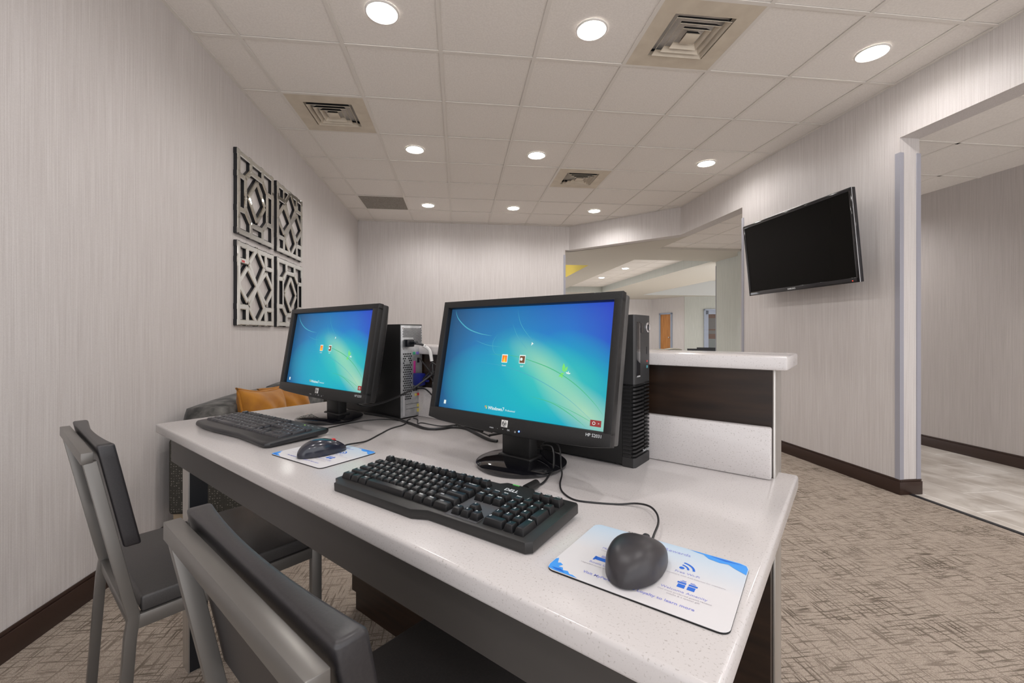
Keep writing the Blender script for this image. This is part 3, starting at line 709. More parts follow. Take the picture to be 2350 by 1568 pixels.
    ribbon(b, [(0.70, 0.19), (0.85, 0.11), (0.97, 0.03)], 0.0009, 1)
    for (cx_, cy_, an, ln, mi) in ((0.757, 0.452, 60, 0.026, 2), (0.757, 0.452, 120, 0.020, 2), (0.752, 0.468, 95, 0.030, 2), (0.748, 0.43, 215, 0.022, 2), (0.748, 0.42, 250, 0.016, 2), (0.76, 0.437, 190, 0.018, 2), (0.79, 0.43, 80, 0.012, 3), (0.79, 0.43, 140, 0.012, 3), (0.79, 0.43, 20, 0.012, 3)):
        ln *= 0.55*k; a = R(an); cx_ = 0.775+(cx_-0.757)*0.6; cy_ = 0.425+(cy_-0.452)*0.6; o_ = Vector((cx_*sw, cy_*sh, 0)); d = Vector((math.cos(a), math.sin(a), 0)); n = Vector((-d.y, d.x, 0))
        b.face([o_, o_+d*ln*0.5-n*ln*0.22, o_+d*ln, o_+d*ln*0.5+n*ln*0.22], mi)
    SM = PM @ T(x0, 0.0011, z0) @ Matrix(((1, 0, 0, 0), (0, 0, -1, 0), (0, 1, 0, 0), (0, 0, 0, 1)))
    b.build('screen_picture', [M['s_pale'], M['s_teal'], M['s_leaf'], M['s_white']], so, M=SM)
    for x, mi in ((0.425, 1), (0.535, 2)):
        b = B()
        b.box((-0.0082*k, -0.0095*k, -0.0002), (0.0082*k, 0.0095*k, 0.0), mi=0, M=FT(x, 0.515)).box((-0.0068*k, -0.0080*k, 0), (0.0068*k, 0.0072*k, 0.0002), mi=mi, M=FT(x, 0.515))
        b.text('Guest' if mi == 1 else 'Staff', 0.0050*k, FT(x, 0.452), 0)
        if mi == 1: b.face([(-0.004*k, -0.007*k, 0.0003), (0, 0.007*k, 0.0003), (0.004*k, -0.007*k, 0.0003)], 3, FT(0.425, 0.51))
        else: b.lathe([(0, 0.0004), (0.0035*k, 0.0004)], 14, 0, FT(0.530, 0.515))
        b.build('login_icon', [M['s_white'], M['s_orange'], M['s_brown'], M['s_yel']], so)
    b = B()
    b.face([(-0.003*k, -0.004*k, 0), (0.0005*k, -0.001*k, 0), (0.003*k, 0, 0), (-0.002*k, 0.004*k, 0)], 0, FT(0.585, 0.655))
    b.build('pointer', [M['s_white']], so)
    b = B()
    b.box((-0.0035*k, -0.0045*k, 0), (0.0035*k, 0.0045*k, 0.0001), mi=0, M=FT(0.045, 0.055))
    b.build('ease_icon', [M['s_white']], so)
    b = B().text('Windows', 0.0105*k, FT(0.402, 0.056), 0, True).text('7', 0.0120*k, FT(0.4545, 0.057), 0).text('Professional', 0.0056*k, FT(0.497, 0.0535), 0)
    for i_, (dx, dy, mi) in enumerate(((-0.0028, 0.003, 1), (0.0028, 0.0035, 3), (-0.0028, -0.003, 4), (0.0028, -0.0025, 2))):
        b.face([(dx*k-0.0023*k, dy*k-0.0024*k, 0), (dx*k+0.0023*k, dy*k-0.0019*k, 0), (dx*k+0.0023*k, dy*k+0.0027*k, 0), (dx*k-0.0023*k, dy*k+0.0022*k, 0)], mi, FT(0.342, 0.058) @ Matrix.Scale(0.62, 4))
    b.build('screen_lettering', [M['s_white'], M['s_orange'], M['s_yel'], M['s_leaf'], M['s_pale']], so)
    b = B().box((-0.0115*k, -0.0060*k, 0), (0.0115*k, 0.0060*k, 0.0002), mi=0, M=FT(0.950, 0.052)).lathe([(0.0022*k, 0.0003), (0.0032*k, 0.0003)], 16, 1, FT(0.942, 0.052)).text('>', 0.006*k, FT(0.964, 0.052) @ T(0, 0, 0.0004), 1)
    b.build('power_button', [M['s_red'], M['s_white']], so)
    # chin marks
    FB = lambda x, z: PM @ T(x, -0.0067, 0) @ T(0, 0, z) @ Matrix(((1, 0, 0, 0), (0, 0, -1, 0), (0, 1, 0, 0), (0, 0, 0, 1))) if False else PM @ T(x, -0.0145, z) @ Matrix(((1, 0, 0, 0), (0, 0, -1, 0), (0, 1, 0, 0), (0, 0, 0, 1)))
    lg = B().box((-0.0085*k, -0.0075*k, 0), (0.0085*k, 0.0075*k, 0.001), 0.0003, mi=0, M=FB(0, 0.016*k)).lathe([(0.0052*k, 0.0012), (0.0060*k, 0.0012)], 24, 1, FB(0, 0.016*k)).text('hp', 0.0105*k, FB(0, 0.0166*k) @ T(0, 0, 0.0013) @ Matrix(((1, 0.25, 0, 0), (0, 1, 0, 0), (0, 0, 1, 0), (0, 0, 0, 1))), 1, True)
    lg.build('logo', [M['white'], M['black']], bz)
    B().text(model, 0.0085*k, FB(hw-0.034*k, sb_-0.009*k), 0).build('model_lettering', M['legend'], bz)
    b = B()
    for x, tx in ((-0.035, 'menu'), (-0.018, '-'), (-0.003, '+'), (0.012, 'OK')): b.text(tx, 0.0050*k, FB(x*k, 0.0035*k))
    b.lathe([(0.0013*k, 0.0), (0.0019*k, 0)], 12, 0, FB(0.030*k, 0.0025*k)).build('button_marks', M['legend'], bz)
    B().lathe([(0, 0.0012), (0.0016*k, 0.0006), (0.0018*k, 0)], 10, 0, FB(0.040*k, 0.0048*k)).build('power_light', M['s_led'] if led else M['edge'], bz)
    return t
monitor(1.23, 0.405, 1.247, 0.334, 0.488, 0.2965, ZC-0.2125, 11, 0.105, (0.454, 0.249, 0.0, 0.030), 'larger-looking black monitor with blue lit screen, behind the near keyboard', 'HP S2031', True)
monitor(0.385, 0.405, 0.392, 0.366, 0.575, 0.314, ZC-0.218, 9.4, 0.112, (0.522, 0.264, -0.004, 0.032), 'farther black monitor with blue lit screen, behind the left keyboard', 'HP S2331', False, (0.014, 0.024))

# ------------------------------------------------------------------ towers
t = thing('computer_tower', 'black slim computer tower behind the near monitor, grille front showing', 'computer', dk(1.27, 0.582), -45)
hL, hW, hH = 0.18, 0.046, 0.346
B().box((-hL, -hW, 0.004), (hL-0.03, hW, hH), 0.003).box((-hL+0.03, -hW+0.01, 0), (hL-0.05, hW-0.01, 0.004)).build('case', M['plastic'], t)
fb = B().prism([(hL-0.03, -hW), (hL-0.004, -hW), (hL, -hW+0.006), (hL, hW-0.004), (hL-0.004, hW), (hL-0.03, hW)], 0.0, 0.022).prism([(hL-0.03, -hW), (hL-0.004, -hW), (hL, -hW+0.006), (hL, hW-0.004), (hL-0.004, hW), (hL-0.03, hW)], 0.185, hH)
fb.box((hL-0.03, -hW+0.002, 0.02), (hL-0.010, hW-0.002, 0.19))
front = fb.build('front_panel', M['tower_front'], t)
gr = B()
for i in range(19):
    z = 0.026+i*0.0088
    gr.prism([(hL-0.028, -hW), (hL-0.004, -hW), (hL, -hW+0.006), (hL, -0.002+0.010), (hL-0.012, 0.008), (hL-0.028, -hW+0.01)], z, z+0.0042)
    gr.prism([(hL-0.012, 0.012), (hL, 0.012), (hL, hW-0.004), (hL-0.004, hW), (hL-0.012, hW)], z+0.002, z+0.0062)
gr.build('grille', M['plastic'], t)
B().box((hL-0.004, -0.038, 0.205), (hL+0.001, -0.016, 0.330), 0.001).build('drive_bay', M['gloss'], front)
B().box((hL-0.001, -0.036, 0.2045), (hL+0.0015, -0.018, 0.2075)).build('eject_button', M['silver'], front)
B().box((hL-0.004, -0.010, 0.305), (hL+0.001, 0.0, 0.327)).build('card_slot', M['gloss'], front)
B().lathe([(0.007, 0), (0.012, 0.0), (0.012, 0.002), (0.010, 0.003), (0.007, 0.002)], 24, M=T(hL, 0.030, 0.318) @ RY(90)).build('power_button', M['chrome'], front)
B().box((hL, 0.024, 0.255), (hL+0.001, 0.030, 0.272), mi=0).box((hL, 0.024, 0.236), (hL+0.001, 0.029, 0.240), mi=1).box((hL, 0.024, 0.222), (hL+0.001, 0.029, 0.228), mi=2).build('front_ports', [M['black'], M['red'], mat('teal_port', (0.1, 0.35, 0.4), 0.5)], front)
YZ = Matrix(((0, 0, 1, 0), (1, 0, 0, 0), (0, 1, 0, 0), (0, 0, 0, 1)))   # text reading along +y, facing +x
B().text('ThinkCentre', 0.0085, T(hL+0.0004, 0.022, 0.030) @ YZ).build('badge', M['legend'], front)
SZ = Matrix(((1, 0, 0, 0), (0, 0, -1, 0), (0, 1, 0, 0), (0, 0, 0, 1)))
B().text('lenovo', 0.015, T(hL-0.045, -hW-0.0004, 0.300) @ SZ @ RZ(-90)).build('side_lettering', M['legend'], t)

t = thing('computer_tower', 'black computer tower seen from its silver rear, between the two monitors', 'computer', dk(0.40, 0.602), -45)
hL, hW, hH = 0.19, 0.050, 0.336
B().box((-hL, -hW, 0.003), (hL, hW, hH), 0.002).box((-hL+0.03, -hW+0.01, 0), (hL-0.05, hW-0.01, 0.003)).build('case', M['plastic'], t)
B().box((hL-0.001, -hW+0.002, 0.005), (hL+0.002, hW-0.002, hH-0.004), 0.0005).build('rear_plate', M['galv'], t)
pv_ = B()
def hole(y, z, r, n=6): pv_.lathe([(0, 0.0024), (r, 0.0024)], n, M=T(hL, y, z) @ RY(90))
for i in range(15):
    for j in range(11):
        y = -0.038+i*0.0056+(j % 2)*0.0028; z = 0.272+j*0.0048
        if z < 0.29 and y < 0.008: continue
        hole(y, z, 0.0022)
pv_.build('vent_holes', M['dark'], t); pv_ = B()
for j in range(21):
    for i in range(5):
        y = -0.036+i*0.0075+(j % 2)*0.0037; z = 0.070+j*0.0080
        d = math.hypot(y+0.021, z-0.205)
        if d < 0.011: continue
        hole(y, z, 0.0033)
pv_.build('vent_holes', M['dark'], t)
for (y, z, w, h, mi) in ((0.010, 0.232, 0.005, 0.005, 0), (0.026, 0.232, 0.005, 0.005, 1), (0.012, 0.182, 0.004, 0.022, 2), (0.029, 0.206, 0.005, 0.009, 3), (0.018, 0.081, 0.0045, 0.0045, 4), (0.029, 0.082, 0.0045, 0.0045, 5), (0.009, 0.103, 0.004, 0.008, 3), (0.020, 0.103, 0.004, 0.008, 3)):
    B().box((hL+0.001, y-w, z-h), (hL+0.0045, y+w, z+h), 0.0005).build('port', [M['green'], M['violet'], M['pink'], M['black'], M['yellowp'], M['red']][mi], t)
B().box((hL+0.001, -0.040, 0.01), (hL+0.004, -0.032, 0.082), mi=0).box((hL+0.001, -0.026, 0.050), (hL+0.0028, 0.045, 0.0512), mi=1).box((hL+0.001, -0.026, 0.033), (hL+0.0028, 0.045, 0.0342), mi=1).box((hL+0.001, 0.024, 0.036), (hL+0.0032, 0.032, 0.047), mi=2).box((hL+0.001, 0.024, 0.018), (hL+0.0032, 0.032, 0.030), mi=2).build('slot_covers', [M['silver'], M['edge'], M['yellowp']], t)
for y, z in ((-0.040, 0.322), (0.041, 0.325), (-0.037, 0.250), (0.040, 0.252)): B().lathe([(0, 0.004), (0.003, 0.0035), (0.0035, 0.001)], 12, M=T(hL+0.001, y, z) @ RY(90)).build('screw', M['chrome'], t)

# ------------------------------------------------------------------ cables
def cable(name, label, cat, pts, r=0.0022, extra=None, parent=None):
    w = [dk(p[0], p[1], ZD+(p[2] if len(p) > 2 else r)) for p in pts]
    if parent is not None:
        inv = parent.matrix_basis.inverted(); w = [inv @ p for p in w]
    o = B().tube(w, r, 8).build(name, M['cable'], parent)
    if parent is None: tag(o, label, cat)
    return o
pw = thing('power_cable', 'black power cable with a white-wrapped neck plugged into the tower rear', 'cable', dk(0.60, 0.58, ZD+0.27), -45)
PI_ = pw.matrix_basis.inverted()
lc = lambda u, v, z: PI_ @ dk(u, v, ZD+z)
B().box((-0.005, -0.018, -0.014), (0.018, 0.014, 0.012), 0.003).box((0.015, -0.008, -0.006), (0.045, 0.008, 0.006), 0.003).build('plug', M['black'], pw)
B().tube([lc(0.643, 0.58, 0.268), lc(0.66, 0.60, 0.262), lc(0.665, 0.625, 0.24), lc(0.672, 0.628, 0.20), lc(0.685, 0.622, 0.15), lc(0.69, 0.616, 0.11), lc(0.72, 0.61, 0.085), lc(0.78, 0.61, 0.06), lc(0.85, 0.60, 0.01), lc(0.95, 0.585, 0.006)], 0.0040, 8).build('cord', M['cable'], pw)
B().tube([lc(0.658, 0.598, 0.262), lc(0.665, 0.622, 0.243), lc(0.671, 0.627, 0.205)], 0.0062, 8).build('white_wrap', M['white'], pw)
vg = thing('video_cable', 'black video cable with a blue connector running to the farther monitor', 'cable', dk(0.592, 0.605, ZD+0.138), -45)
PI2 = vg.matrix_basis.inverted(); lc2 = lambda u, v, z: PI2 @ dk(u, v, ZD+z)
B().box((0.002, 0.0, -0.022), (0.038, 0.030, 0.022), 0.004).box((0.001, 0.030, -0.010), (0.05, 0.037, -0.002), 0.002).box((0.001, 0.030, 0.008), (0.05, 0.037, 0.016), 0.002).build('connector', M['blue'], vg)
B().tube([lc2(0.63, 0.622, 0.14), lc2(0.66, 0.63, 0.165), lc2(0.69, 0.625, 0.17), lc2(0.69, 0.59, 0.150), lc2(0.66, 0.545, 0.112), lc2(0.61, 0.505, 0.080), lc2(0.555, 0.475, 0.060), lc2(0.52, 0.45, 0.055), lc2(0.47, 0.44, 0.07)], 0.0034, 8).build('cord', M['cable'], vg)
cable('cable_bundle', 'thick black cable bundle curving along the desk from tower to near monitor', 'cable', [(0.40, 0.535), (0.545, 0.545), (0.677, 0.525), (0.778, 0.504), (0.82, 0.53), (0.834, 0.573), (0.884, 0.581), (0.97, 0.545), (1.03, 0.522), (1.06, 0.522)], 0.0042)
cable('thin_cable', 'thin black cable looping behind the thick bundle near the silver tower', 'cable', [(0.61, 0.595), (0.645, 0.585), (0.694, 0.545), (0.732, 0.534, 0.010), (0.787, 0.565), (0.819, 0.612), (0.884, 0.605), (1.0, 0.56)], 0.0020)
cable('usb_cable', 'black usb cable hanging from the silver tower rear to the desk', 'cable', [(0.594, 0.625, 0.102), (0.64, 0.625, 0.104), (0.70, 0.618, 0.075), (0.76, 0.612, 0.035), (0.83, 0.600, 0.004), (0.92, 0.57, 0.004)], 0.0026)
cable('knotted_cables', 'black cables tied in a knot behind the silver tower', 'cable', [(0.62, 0.615, 0.215), (0.66, 0.612, 0.185), (0.70, 0.61, 0.160), (0.73, 0.605, 0.185), (0.70, 0.60, 0.20), (0.69, 0.605, 0.15), (0.76, 0.60, 0.11), (0.81, 0.59, 0.05), (0.90, 0.59, 0.014), (1.0, 0.57, 0.012)], 0.0026)
tg = thing('cable_under_monitor', 'black cable with a white plug hanging under the near monitor', 'cable', dk(1.30, 0.42), -45)
inv3 = tg.matrix_basis.inverted(); l3 = lambda u, v, z: inv3 @ dk(u, v, ZD+z)
B().tube([l3(1.33, 0.44, 0.115), l3(1.31, 0.45, 0.075), l3(1.25, 0.47, 0.060), l3(1.18, 0.485, 0.06), l3(1.10, 0.53, 0.035), l3(1.02, 0.535, 0.012)], 0.0034, 8).build('cord', M['cable'], tg)
B().tube([l3(1.335, 0.425, 0.108), l3(1.312, 0.42, 0.078)], 0.0055, 6, smooth=False).build('plug', M['white'], tg)

# ------------------------------------------------------------------ keyboards
ROWS = [
 [('Ctrl', 1.5), ('', 1.25), ('Alt', 1.25), ('', 5.5), ('Alt', 1.25), ('Win', 1.25), ('Menu', 1.25), ('Ctrl', 1.75)],
 [('Shift', 2.25)]+[(c, 1) for c in 'ZXCVBNM,./']+[('Shift', 2.75)],
 [('Caps', 1.75)]+[(c, 1) for c in "ASDFGHJKL;'"]+[('Enter', 2.25)],
 [('Tab', 1.5)]+[(c, 1) for c in 'QWERTYUIOP[]']+[('\\', 1.5)],
 [(c, 1) for c in '`1234567890-=']+[('Backspace', 2)],
]
def key_list(p, x_off, y_off, fgap):
    K = []
    for r, row in enumerate(ROWS):
        x = 0
        for lab, w in row:
            K.append((x_off+x*p, y_off+r*p, w*p, p, lab)); x += w
    fy = y_off+5*p+fgap
    x = 0
    K.append((x_off, fy, p, p, 'Esc'))
    for g in range(3):
        for i in range(4): K.append((x_off+(2+g*4.5+i)*p, fy, p, p, 'F%d' % (g*4+i+1)))
    nx = x_off+15.4*p
    for i, l in enumerate(('Del', 'End', 'PgDn')): K.append((nx+i*p, y_off+3*p, p, p, l))
    for i, l in enumerate(('Ins', 'Home', 'PgUp')): K.append((nx+i*p, y_off+4*p, p, p, l))
    for i, l in enumerate(('<', 'v', '>')): K.append((nx+i*p, y_off, p, p, l))
    K.append((nx+p, y_off+p, p, p, '^'))
    return K, nx
def numpad(K, px, p, y_off):
    K.append((px, y_off, 2*p, p, '0')); K.append((px+2*p, y_off, p, p, '.'))
    for r in range(3):
        for c in range(3): K.append((px+c*p, y_off+(r+1)*p, p, p, str(r*3+c+1)))
    for c, l in enumerate(('Num', '/', '*', '-')): K.append((px+c*p, y_off+4*p, p, p, l))
    K.append((px+3*p, y_off+2*p, p, 2*p, '+')); K.append((px+3*p, y_off, p, 2*p, 'Ent'))
def make_keys(K, t, KM, z0, h, inset, mk, gap=0.0008, dish=True):
    for (x, y, w, d, lab) in K:
        hh = h*(1.0+0.15*((y-0.012)/0.12))
        b = B().taper((x+gap, y+gap, z0), (x+w-gap, y+d-gap), z0+hh, inset, 0.0009, off=(0, 0.0008), M=KM)
        if lab:
            s = 0.0068 if len(lab) == 1 else (0.0050 if len(lab) <= 3 else 0.0042)
            lx = x+inset[0]+0.0040+0.0003*len(lab) if len(lab) == 1 else min(x+w/2, x+inset[0]+0.0022+len(lab)*0.0017)
            b.text(lab, s, KM @ T(lx, y+d-inset[1]-0.0030, z0+hh+0.0001), 1, True)
        b.build('key', [mk, M['legend']], t)
# near keyboard
kb = thing('computer_keyboard', 'black keyboard with raised keys beside the near white-blue mouse pad', 'keyboard', dk(1.030, 0.056), -45+3.0, 'keyboards')
KM = RX(3.2)
w_, d_ = 0.458, 0.150
fr = [(0.0, 0.004), (0.016, 0.0), (0.020, -0.012), (0.235, -0.012), (0.262, 0.0), (w_-0.008, 0.0), (w_, 0.008), (w_, d_-0.004), (w_-0.004, d_), (0.375, d_), (0.365, d_+0.010), (0.308, d_+0.010), (0.298, d_), (0.006, d_), (0.0, d_-0.006)]
B().prism(fr, 0.001, 0.0175, 0.0015, M=KM).prism([(0.02, d_-0.03), (0.09, d_-0.03), (0.09, d_-0.01), (0.02, d_-0.01)], -0.007, 0.001, M=KM).prism([(w_-0.09, d_-0.03), (w_-0.02, d_-0.03), (w_-0.02, d_-0.01), (w_-0.09, d_-0.01)], -0.007, 0.001, M=KM).build('chassis', mat('keyboard_black', (0.020, 0.0195, 0.019), 0.4), kb)
B().box((0.294, 0.006, 0.0174), (0.358, 0.100, 0.0180), M=KM).build('key_bed', mat('dusty_plastic', (0.07, 0.07, 0.075), 0.45), kb)
K, nx = key_list(0.0190, 0.0085, 0.010, 0.010)
px_ = nx+3.4*0.0190
numpad(K, px_, 0.0190, 0.010)
for i, l in enumerate(('PrtSc', 'ScrLk', 'Pause')): K.append((px_+(1+i)*0.0190, 0.010+5*0.0190+0.010, 0.0190, 0.0190, l))
make_keys(K, kb, KM, 0.0170, 0.0105, (0.0030, 0.0026), M['key'])
B().text('DELL', 0.0130, KM @ T(0.335, 0.133, 0.0177), bold=True).build('logo', M['legend'], kb)
B().box((0.322, 0.1555, 0.0172), (0.336, 0.158, 0.0178), M=KM).build('status_light', glowmat('green_led', (0.1, 0.6, 0.1), 0.5), kb)
cable('cord', '', '', [(1.349, 0.228, 0.012), (1.347, 0.25, 0.010), (1.346, 0.275, 0.008), (1.344, 0.321), (1.335, 0.36, 0.006), (1.322, 0.40, 0.014), (1.29, 0.445, 0.04), (1.24, 0.475, 0.03), (1.205, 0.53, 0.004)], 0.0022, parent=kb)
i_ = kb.matrix_basis.inverted()
B().tube([i_ @ dk(1.3475, 0.262, ZD+0.0090), i_ @ dk(1.3455, 0.300, ZD+0.0088)], 0.0085, 14, smooth=False).build('ferrite_bead', M['plastic'], kb)
# farther keyboard with a rounded palm edge
kb = thing('computer_keyboard', 'charcoal keyboard with a curved palm edge, in front of the farther monitor', 'keyboard', dk(0.135, 0.074), -45+4.0, 'keyboards')
KM = RX(2.2)
w_, d_ = 0.497, 0.170
front = [(0.0, 0.012), (0.004, 0.004), (0.02, -0.004), (0.10, -0.012), (0.18, -0.013), (0.25, -0.008), (0.32, -0.006), (0.40, -0.012), (0.47, -0.018), (0.488, -0.016), (w_, -0.006)]
B().prism(front+[(w_, d_-0.012), (w_-0.010, d_), (0.010, d_), (0, d_-0.012)], 0.001, 0.0165, 0.006, M=KM, seg=3).build('chassis', M['kb2'], kb)
K, nx = key_list(0.0200, 0.020, 0.026, 0.006)
px_ = nx+3.4*0.0200
numpad(K, px_, 0.0200, 0.026)
make_keys(K, kb, KM, 0.0150, 0.0070, (0.0022, 0.0020), M['key2'], 0.0006)
B().text('Logi', 0.008, KM @ T(0.470, 0.150, 0.0167)).box((0.408, 0.150, 0.0164), (0.418, 0.1515, 0.0167), M=KM).box((0.430, 0.150, 0.0164), (0.440, 0.1515, 0.0167), M=KM).build('logo', M['legend'], kb)
B().box((0.392, 0.1485, 0.0164), (0.397, 0.1515, 0.0169), M=KM).build('status_light', glowmat('lime_led', (0.4, 0.8, 0.1), 0.7), kb)
cable('cord', '', '', [(0.505, 0.255, 0.008), (0.522, 0.275, 0.003), (0.527, 0.305), (0.52, 0.345), (0.512, 0.40), (0.515, 0.46), (0.53, 0.50), (0.56, 0.525), (0.60, 0.535)], 0.0018, parent=kb)

# ------------------------------------------------------------------ mouse pads
def pad_mat():
    m = mat('printed_pad', (0.62, 0.62, 0.64), 0.55)
    tc = N(m, 'ShaderNodeTexCoord'); sp = N(m, 'ShaderNodeSeparateXYZ'); L(m, tc.outputs['Object'], sp.inputs[0])
    rg = N(m, 'ShaderNodeMapRange'); rg.inputs[1].default_value = 0.075; rg.inputs[2].default_value = 0.158; L(m, sp.outputs['Y'], rg.inputs[0])
    mx = N(m, 'ShaderNodeMix', data_type='RGBA'); mx.inputs['A'].default_value = (0.66, 0.645, 0.655, 1); mx.inputs['B'].default_value = (0.47, 0.60, 0.72, 1); L(m, rg.outputs[0], mx.inputs['Factor'])
    L(m, mx.outputs['Result'], bsdf(m).inputs['Base Color']); return m
M['pad'] = pad_mat()
def rrect(w, h, r, n=6):
    P = []
    for cx_, cy_, a0 in ((w-r, r, -90), (w-r, h-r, 0), (r, h-r, 90), (r, r, 180)):
        for k in range(n+1):
            a = R(a0+90*k/n); P.append((cx_+r*math.cos(a), cy_+r*math.sin(a)))
    return P
def mouse_pad(u, v, rz, label):
    t = thing('mouse_pad', label, 'mouse pad', dk(u, v), rz, 'printed mouse pads')
    w, h = 0.213, 0.157
    B().prism(rrect(w, h, 0.011), 0.0002, 0.0022).build('rubber_base', M['pad_edge'], t)
    B().prism(rrect(w, h, 0.011), 0.0022, 0.0028).build('printed_top', M['pad'], t)
    Z = 0.0030
    p = B()
    def tx(s, x, y, size, mi, bold=False): p.text(s, size, T(x, y, Z), mi, bold)
    tx('Free Wi-Fi', 0.152, 0.090, 0.0068, 1); tx('Stay connected anywhere with free internet for members', 0.150, 0.0825, 0.0040, 2)
    tx('Welcome Amenity', 0.158, 0.047, 0.0068, 1); tx('Our most preferred guests receive', 0.160, 0.0405, 0.0042, 2); tx('snacks & a special gift', 0.160, 0.0355, 0.0042, 2)
    tx('Room Upgrades', 0.062, 0.047, 0.0068, 1); tx('Upgraded rooms when available', 0.058, 0.0405, 0.0042, 2)
    tx('Mobile Check-in', 0.062, 0.090, 0.0068, 1); tx('Check in on the way', 0.058, 0.0830, 0.0042, 2)
    tx('Visit MyPerks Rewards Loyalty to learn more', 0.110, 0.020, 0.0072, 1, True)
    tx('Rewards', 0.128, 0.138, 0.010, 1)
    # symbols: radio waves, gift box, bed, key card
    p.lathe([(0, Z), (0.0032, Z)], 16, 0, T(0.143, 0.101, 0))
    for r0, r1 in ((0.0085, 0.0112), (0.0150, 0.0180)):
        for k in range(10):
            a, b_ = R(5+k*8), R(5+(k+1)*8)
            p.face([(0.141+r0*math.cos(a), 0.099+r0*math.sin(a), Z), (0.141+r1*math.cos(a), 0.099+r1*math.sin(a), Z), (0.141+r1*math.cos(b_), 0.099+r1*math.sin(b_), Z), (0.141+r0*math.cos(b_), 0.099+r0*math.sin(b_), Z)], 0)
    for s in (-1, 1):
        x0 = 0.158+s*0.0014; 
        p.box((min(x0, x0+s*0.0085), 0.055, Z-0.0001), (max(x0, x0+s*0.0085), 0.063, Z), mi=0)
        p.box((min(x0, x0+s*0.0100), 0.0645, Z-0.0001), (max(x0, x0+s*0.0100), 0.0680, Z), mi=0)
        p.box((min(x0+s*0.001, x0+s*0.0075), 0.0692, Z-0.0001), (max(x0+s*0.001, x0+s*0.0075), 0.0702, Z), mi=0); p.box((min(x0+s*0.001, x0+s*0.0060), 0.0714, Z-0.0001), (max(x0+s*0.001, x0+s*0.0060), 0.0722, Z), mi=0)
    p.box((0.043, 0.0555, Z-0.0001), (0.082, 0.0635, Z), mi=0).box((0.041, 0.0535, Z-0.0001), (0.0435, 0.0640, Z), mi=0).box((0.048, 0.0650, Z-0.0001), (0.080, 0.0672, Z), mi=1).box((0.048, 0.0685, Z-0.0001), (0.080, 0.0697, Z), mi=1)
    for a, b_ in (((0.050, 0.098), (0.053, 0.113)), ((0.053, 0.113), (0.072, 0.113)), ((0.072, 0.113), (0.069, 0.098)), ((0.069, 0.098), (0.050, 0.098))):
        d = Vector(b_)-Vector(a); n = Vector((-d.y, d.x)).normalized()*0.0007
        p.face([(a[0]-n.x, a[1]-n.y, Z), (b_[0]-n.x, b_[1]-n.y, Z), (b_[0]+n.x, b_[1]+n.y, Z), (a[0]+n.x, a[1]+n.y, Z)], 0)
    p.build('print', [M['ink_blue'], M['ink_soft'], M['ink_grey']], t)
    s = B()
    s.face([(0.0008, 0.011, Z), (0.0030, 0.0025, Z), (0.011, 0.0008, Z), (0.045, 0.0008, Z), (0.037, 0.004, Z), (0.033, 0.0035, Z), (0.028, 0.0085, Z), (0.022, 0.007, Z), (0.019, 0.012, Z), (0.013, 0.0115, Z), (0.016, 0.018, Z), (0.011, 0.021, Z), (0.008, 0.019, Z), (0.0035, 0.030, Z), (0.0008, 0.027, Z)], 0)
    s.face([(0.006, 0.006, Z+0.0001), (0.014, 0.003, Z+0.0001), (0.026, 0.003, Z+0.0001), (0.018, 0.008, Z+0.0001)], 1)
    s.build('splash_print', [M['ink_sky'], M['ink_blue']], t)
    s = B()
    s.face([(0.2122, 0.146, Z), (0.2095, 0.1535, Z), (0.202, 0.1562, Z), (0.140, 0.1562, Z), (0.150, 0.1535, Z), (0.158, 0.153, Z), (0.166, 0.145, Z), (0.180, 0.142, Z), (0.190, 0.1445, Z), (0.198, 0.138, Z), (0.2122, 0.130, Z)], 0)
    s.face([(0.206, 0.153, Z+0.0001), (0.165, 0.1545, Z+0.0001), (0.185, 0.150, Z+0.0001)], 1)
    s.build('splash_print', [M['ink_sky'], M['ink_blue']], t)
mouse_pad(1.520, 0.068, -45+2.5, 'white mouse pad with blue corner splashes beneath the matte grey mouse')
mouse_pad(0.690, 0.078, -45+4.5, 'white mouse pad with blue corner splashes beneath the glossy mouse with red wheel')

# ------------------------------------------------------------------ mice
def mouse_top(y, Ln, Ht, hump, z0):
    q = min(0.999, max(0.001, (y+Ln/2)/Ln)); return z0+Ht*math.sin(PI*q**hump)**0.55
def mouse_body(b, Ln, Wd, Ht, waist, hump, front_w, z0=0.002, nose_=0.42):
    def fn(a, s):
        # s along the length (0 tail .. 1 nose), a around the upper arc
        y = -Ln/2+Ln*(0.5-0.5*math.cos(PI*s))
        q = (y+Ln/2)/Ln
        e = math.sin(PI*min(1, max(0, q)))**(0.50 if q < 0.5 else nose_)
        w = Wd/2*e*(1-waist*math.sin(PI*q)**2*(1 if 0.35 < q < 0.75 else 0.6))*(1-(1-front_w)*max(0, q-0.4)/0.6)
        hz = Ht*math.sin(PI*min(1, max(0, q))**hump)**0.55
        th = PI*a
        cx_ = math.cos(th); sx_ = math.sin(th)
        x = w*math.copysign(abs(cx_)**0.75, cx_); z = z0+hz*abs(sx_)**0.62
        return (x, y, z)
    b.grid(fn, 29, 33)
    def fb(a, s):
        p0 = fn(0, s); p1 = fn(1, s); return (p0[0]+(p1[0]-p0[0])*a, p0[1], z0)
    b.grid(fb, 3, 33)
ms = thing('computer_mouse', 'matte dark grey mouse on the near mouse pad', 'mouse', dk(1.612, 0.139, ZD+0.003), -45+4)
b = B(); mouse_body(b, 0.116, 0.072, 0.037, 0.05, 0.82, 1.04, 0.0025, 0.30); b.build('shell', M['mouse_m'], ms, ang=60)
mt_ = lambda y: mouse_top(y, 0.116, 0.037, 0.82, 0.0025)
B().tube([(0, y, mt_(y)+0.0001) for y in (0.028, 0.034, 0.040, 0.046, 0.050)], 0.0005, 6).build('button_gap', M['black'], ms)
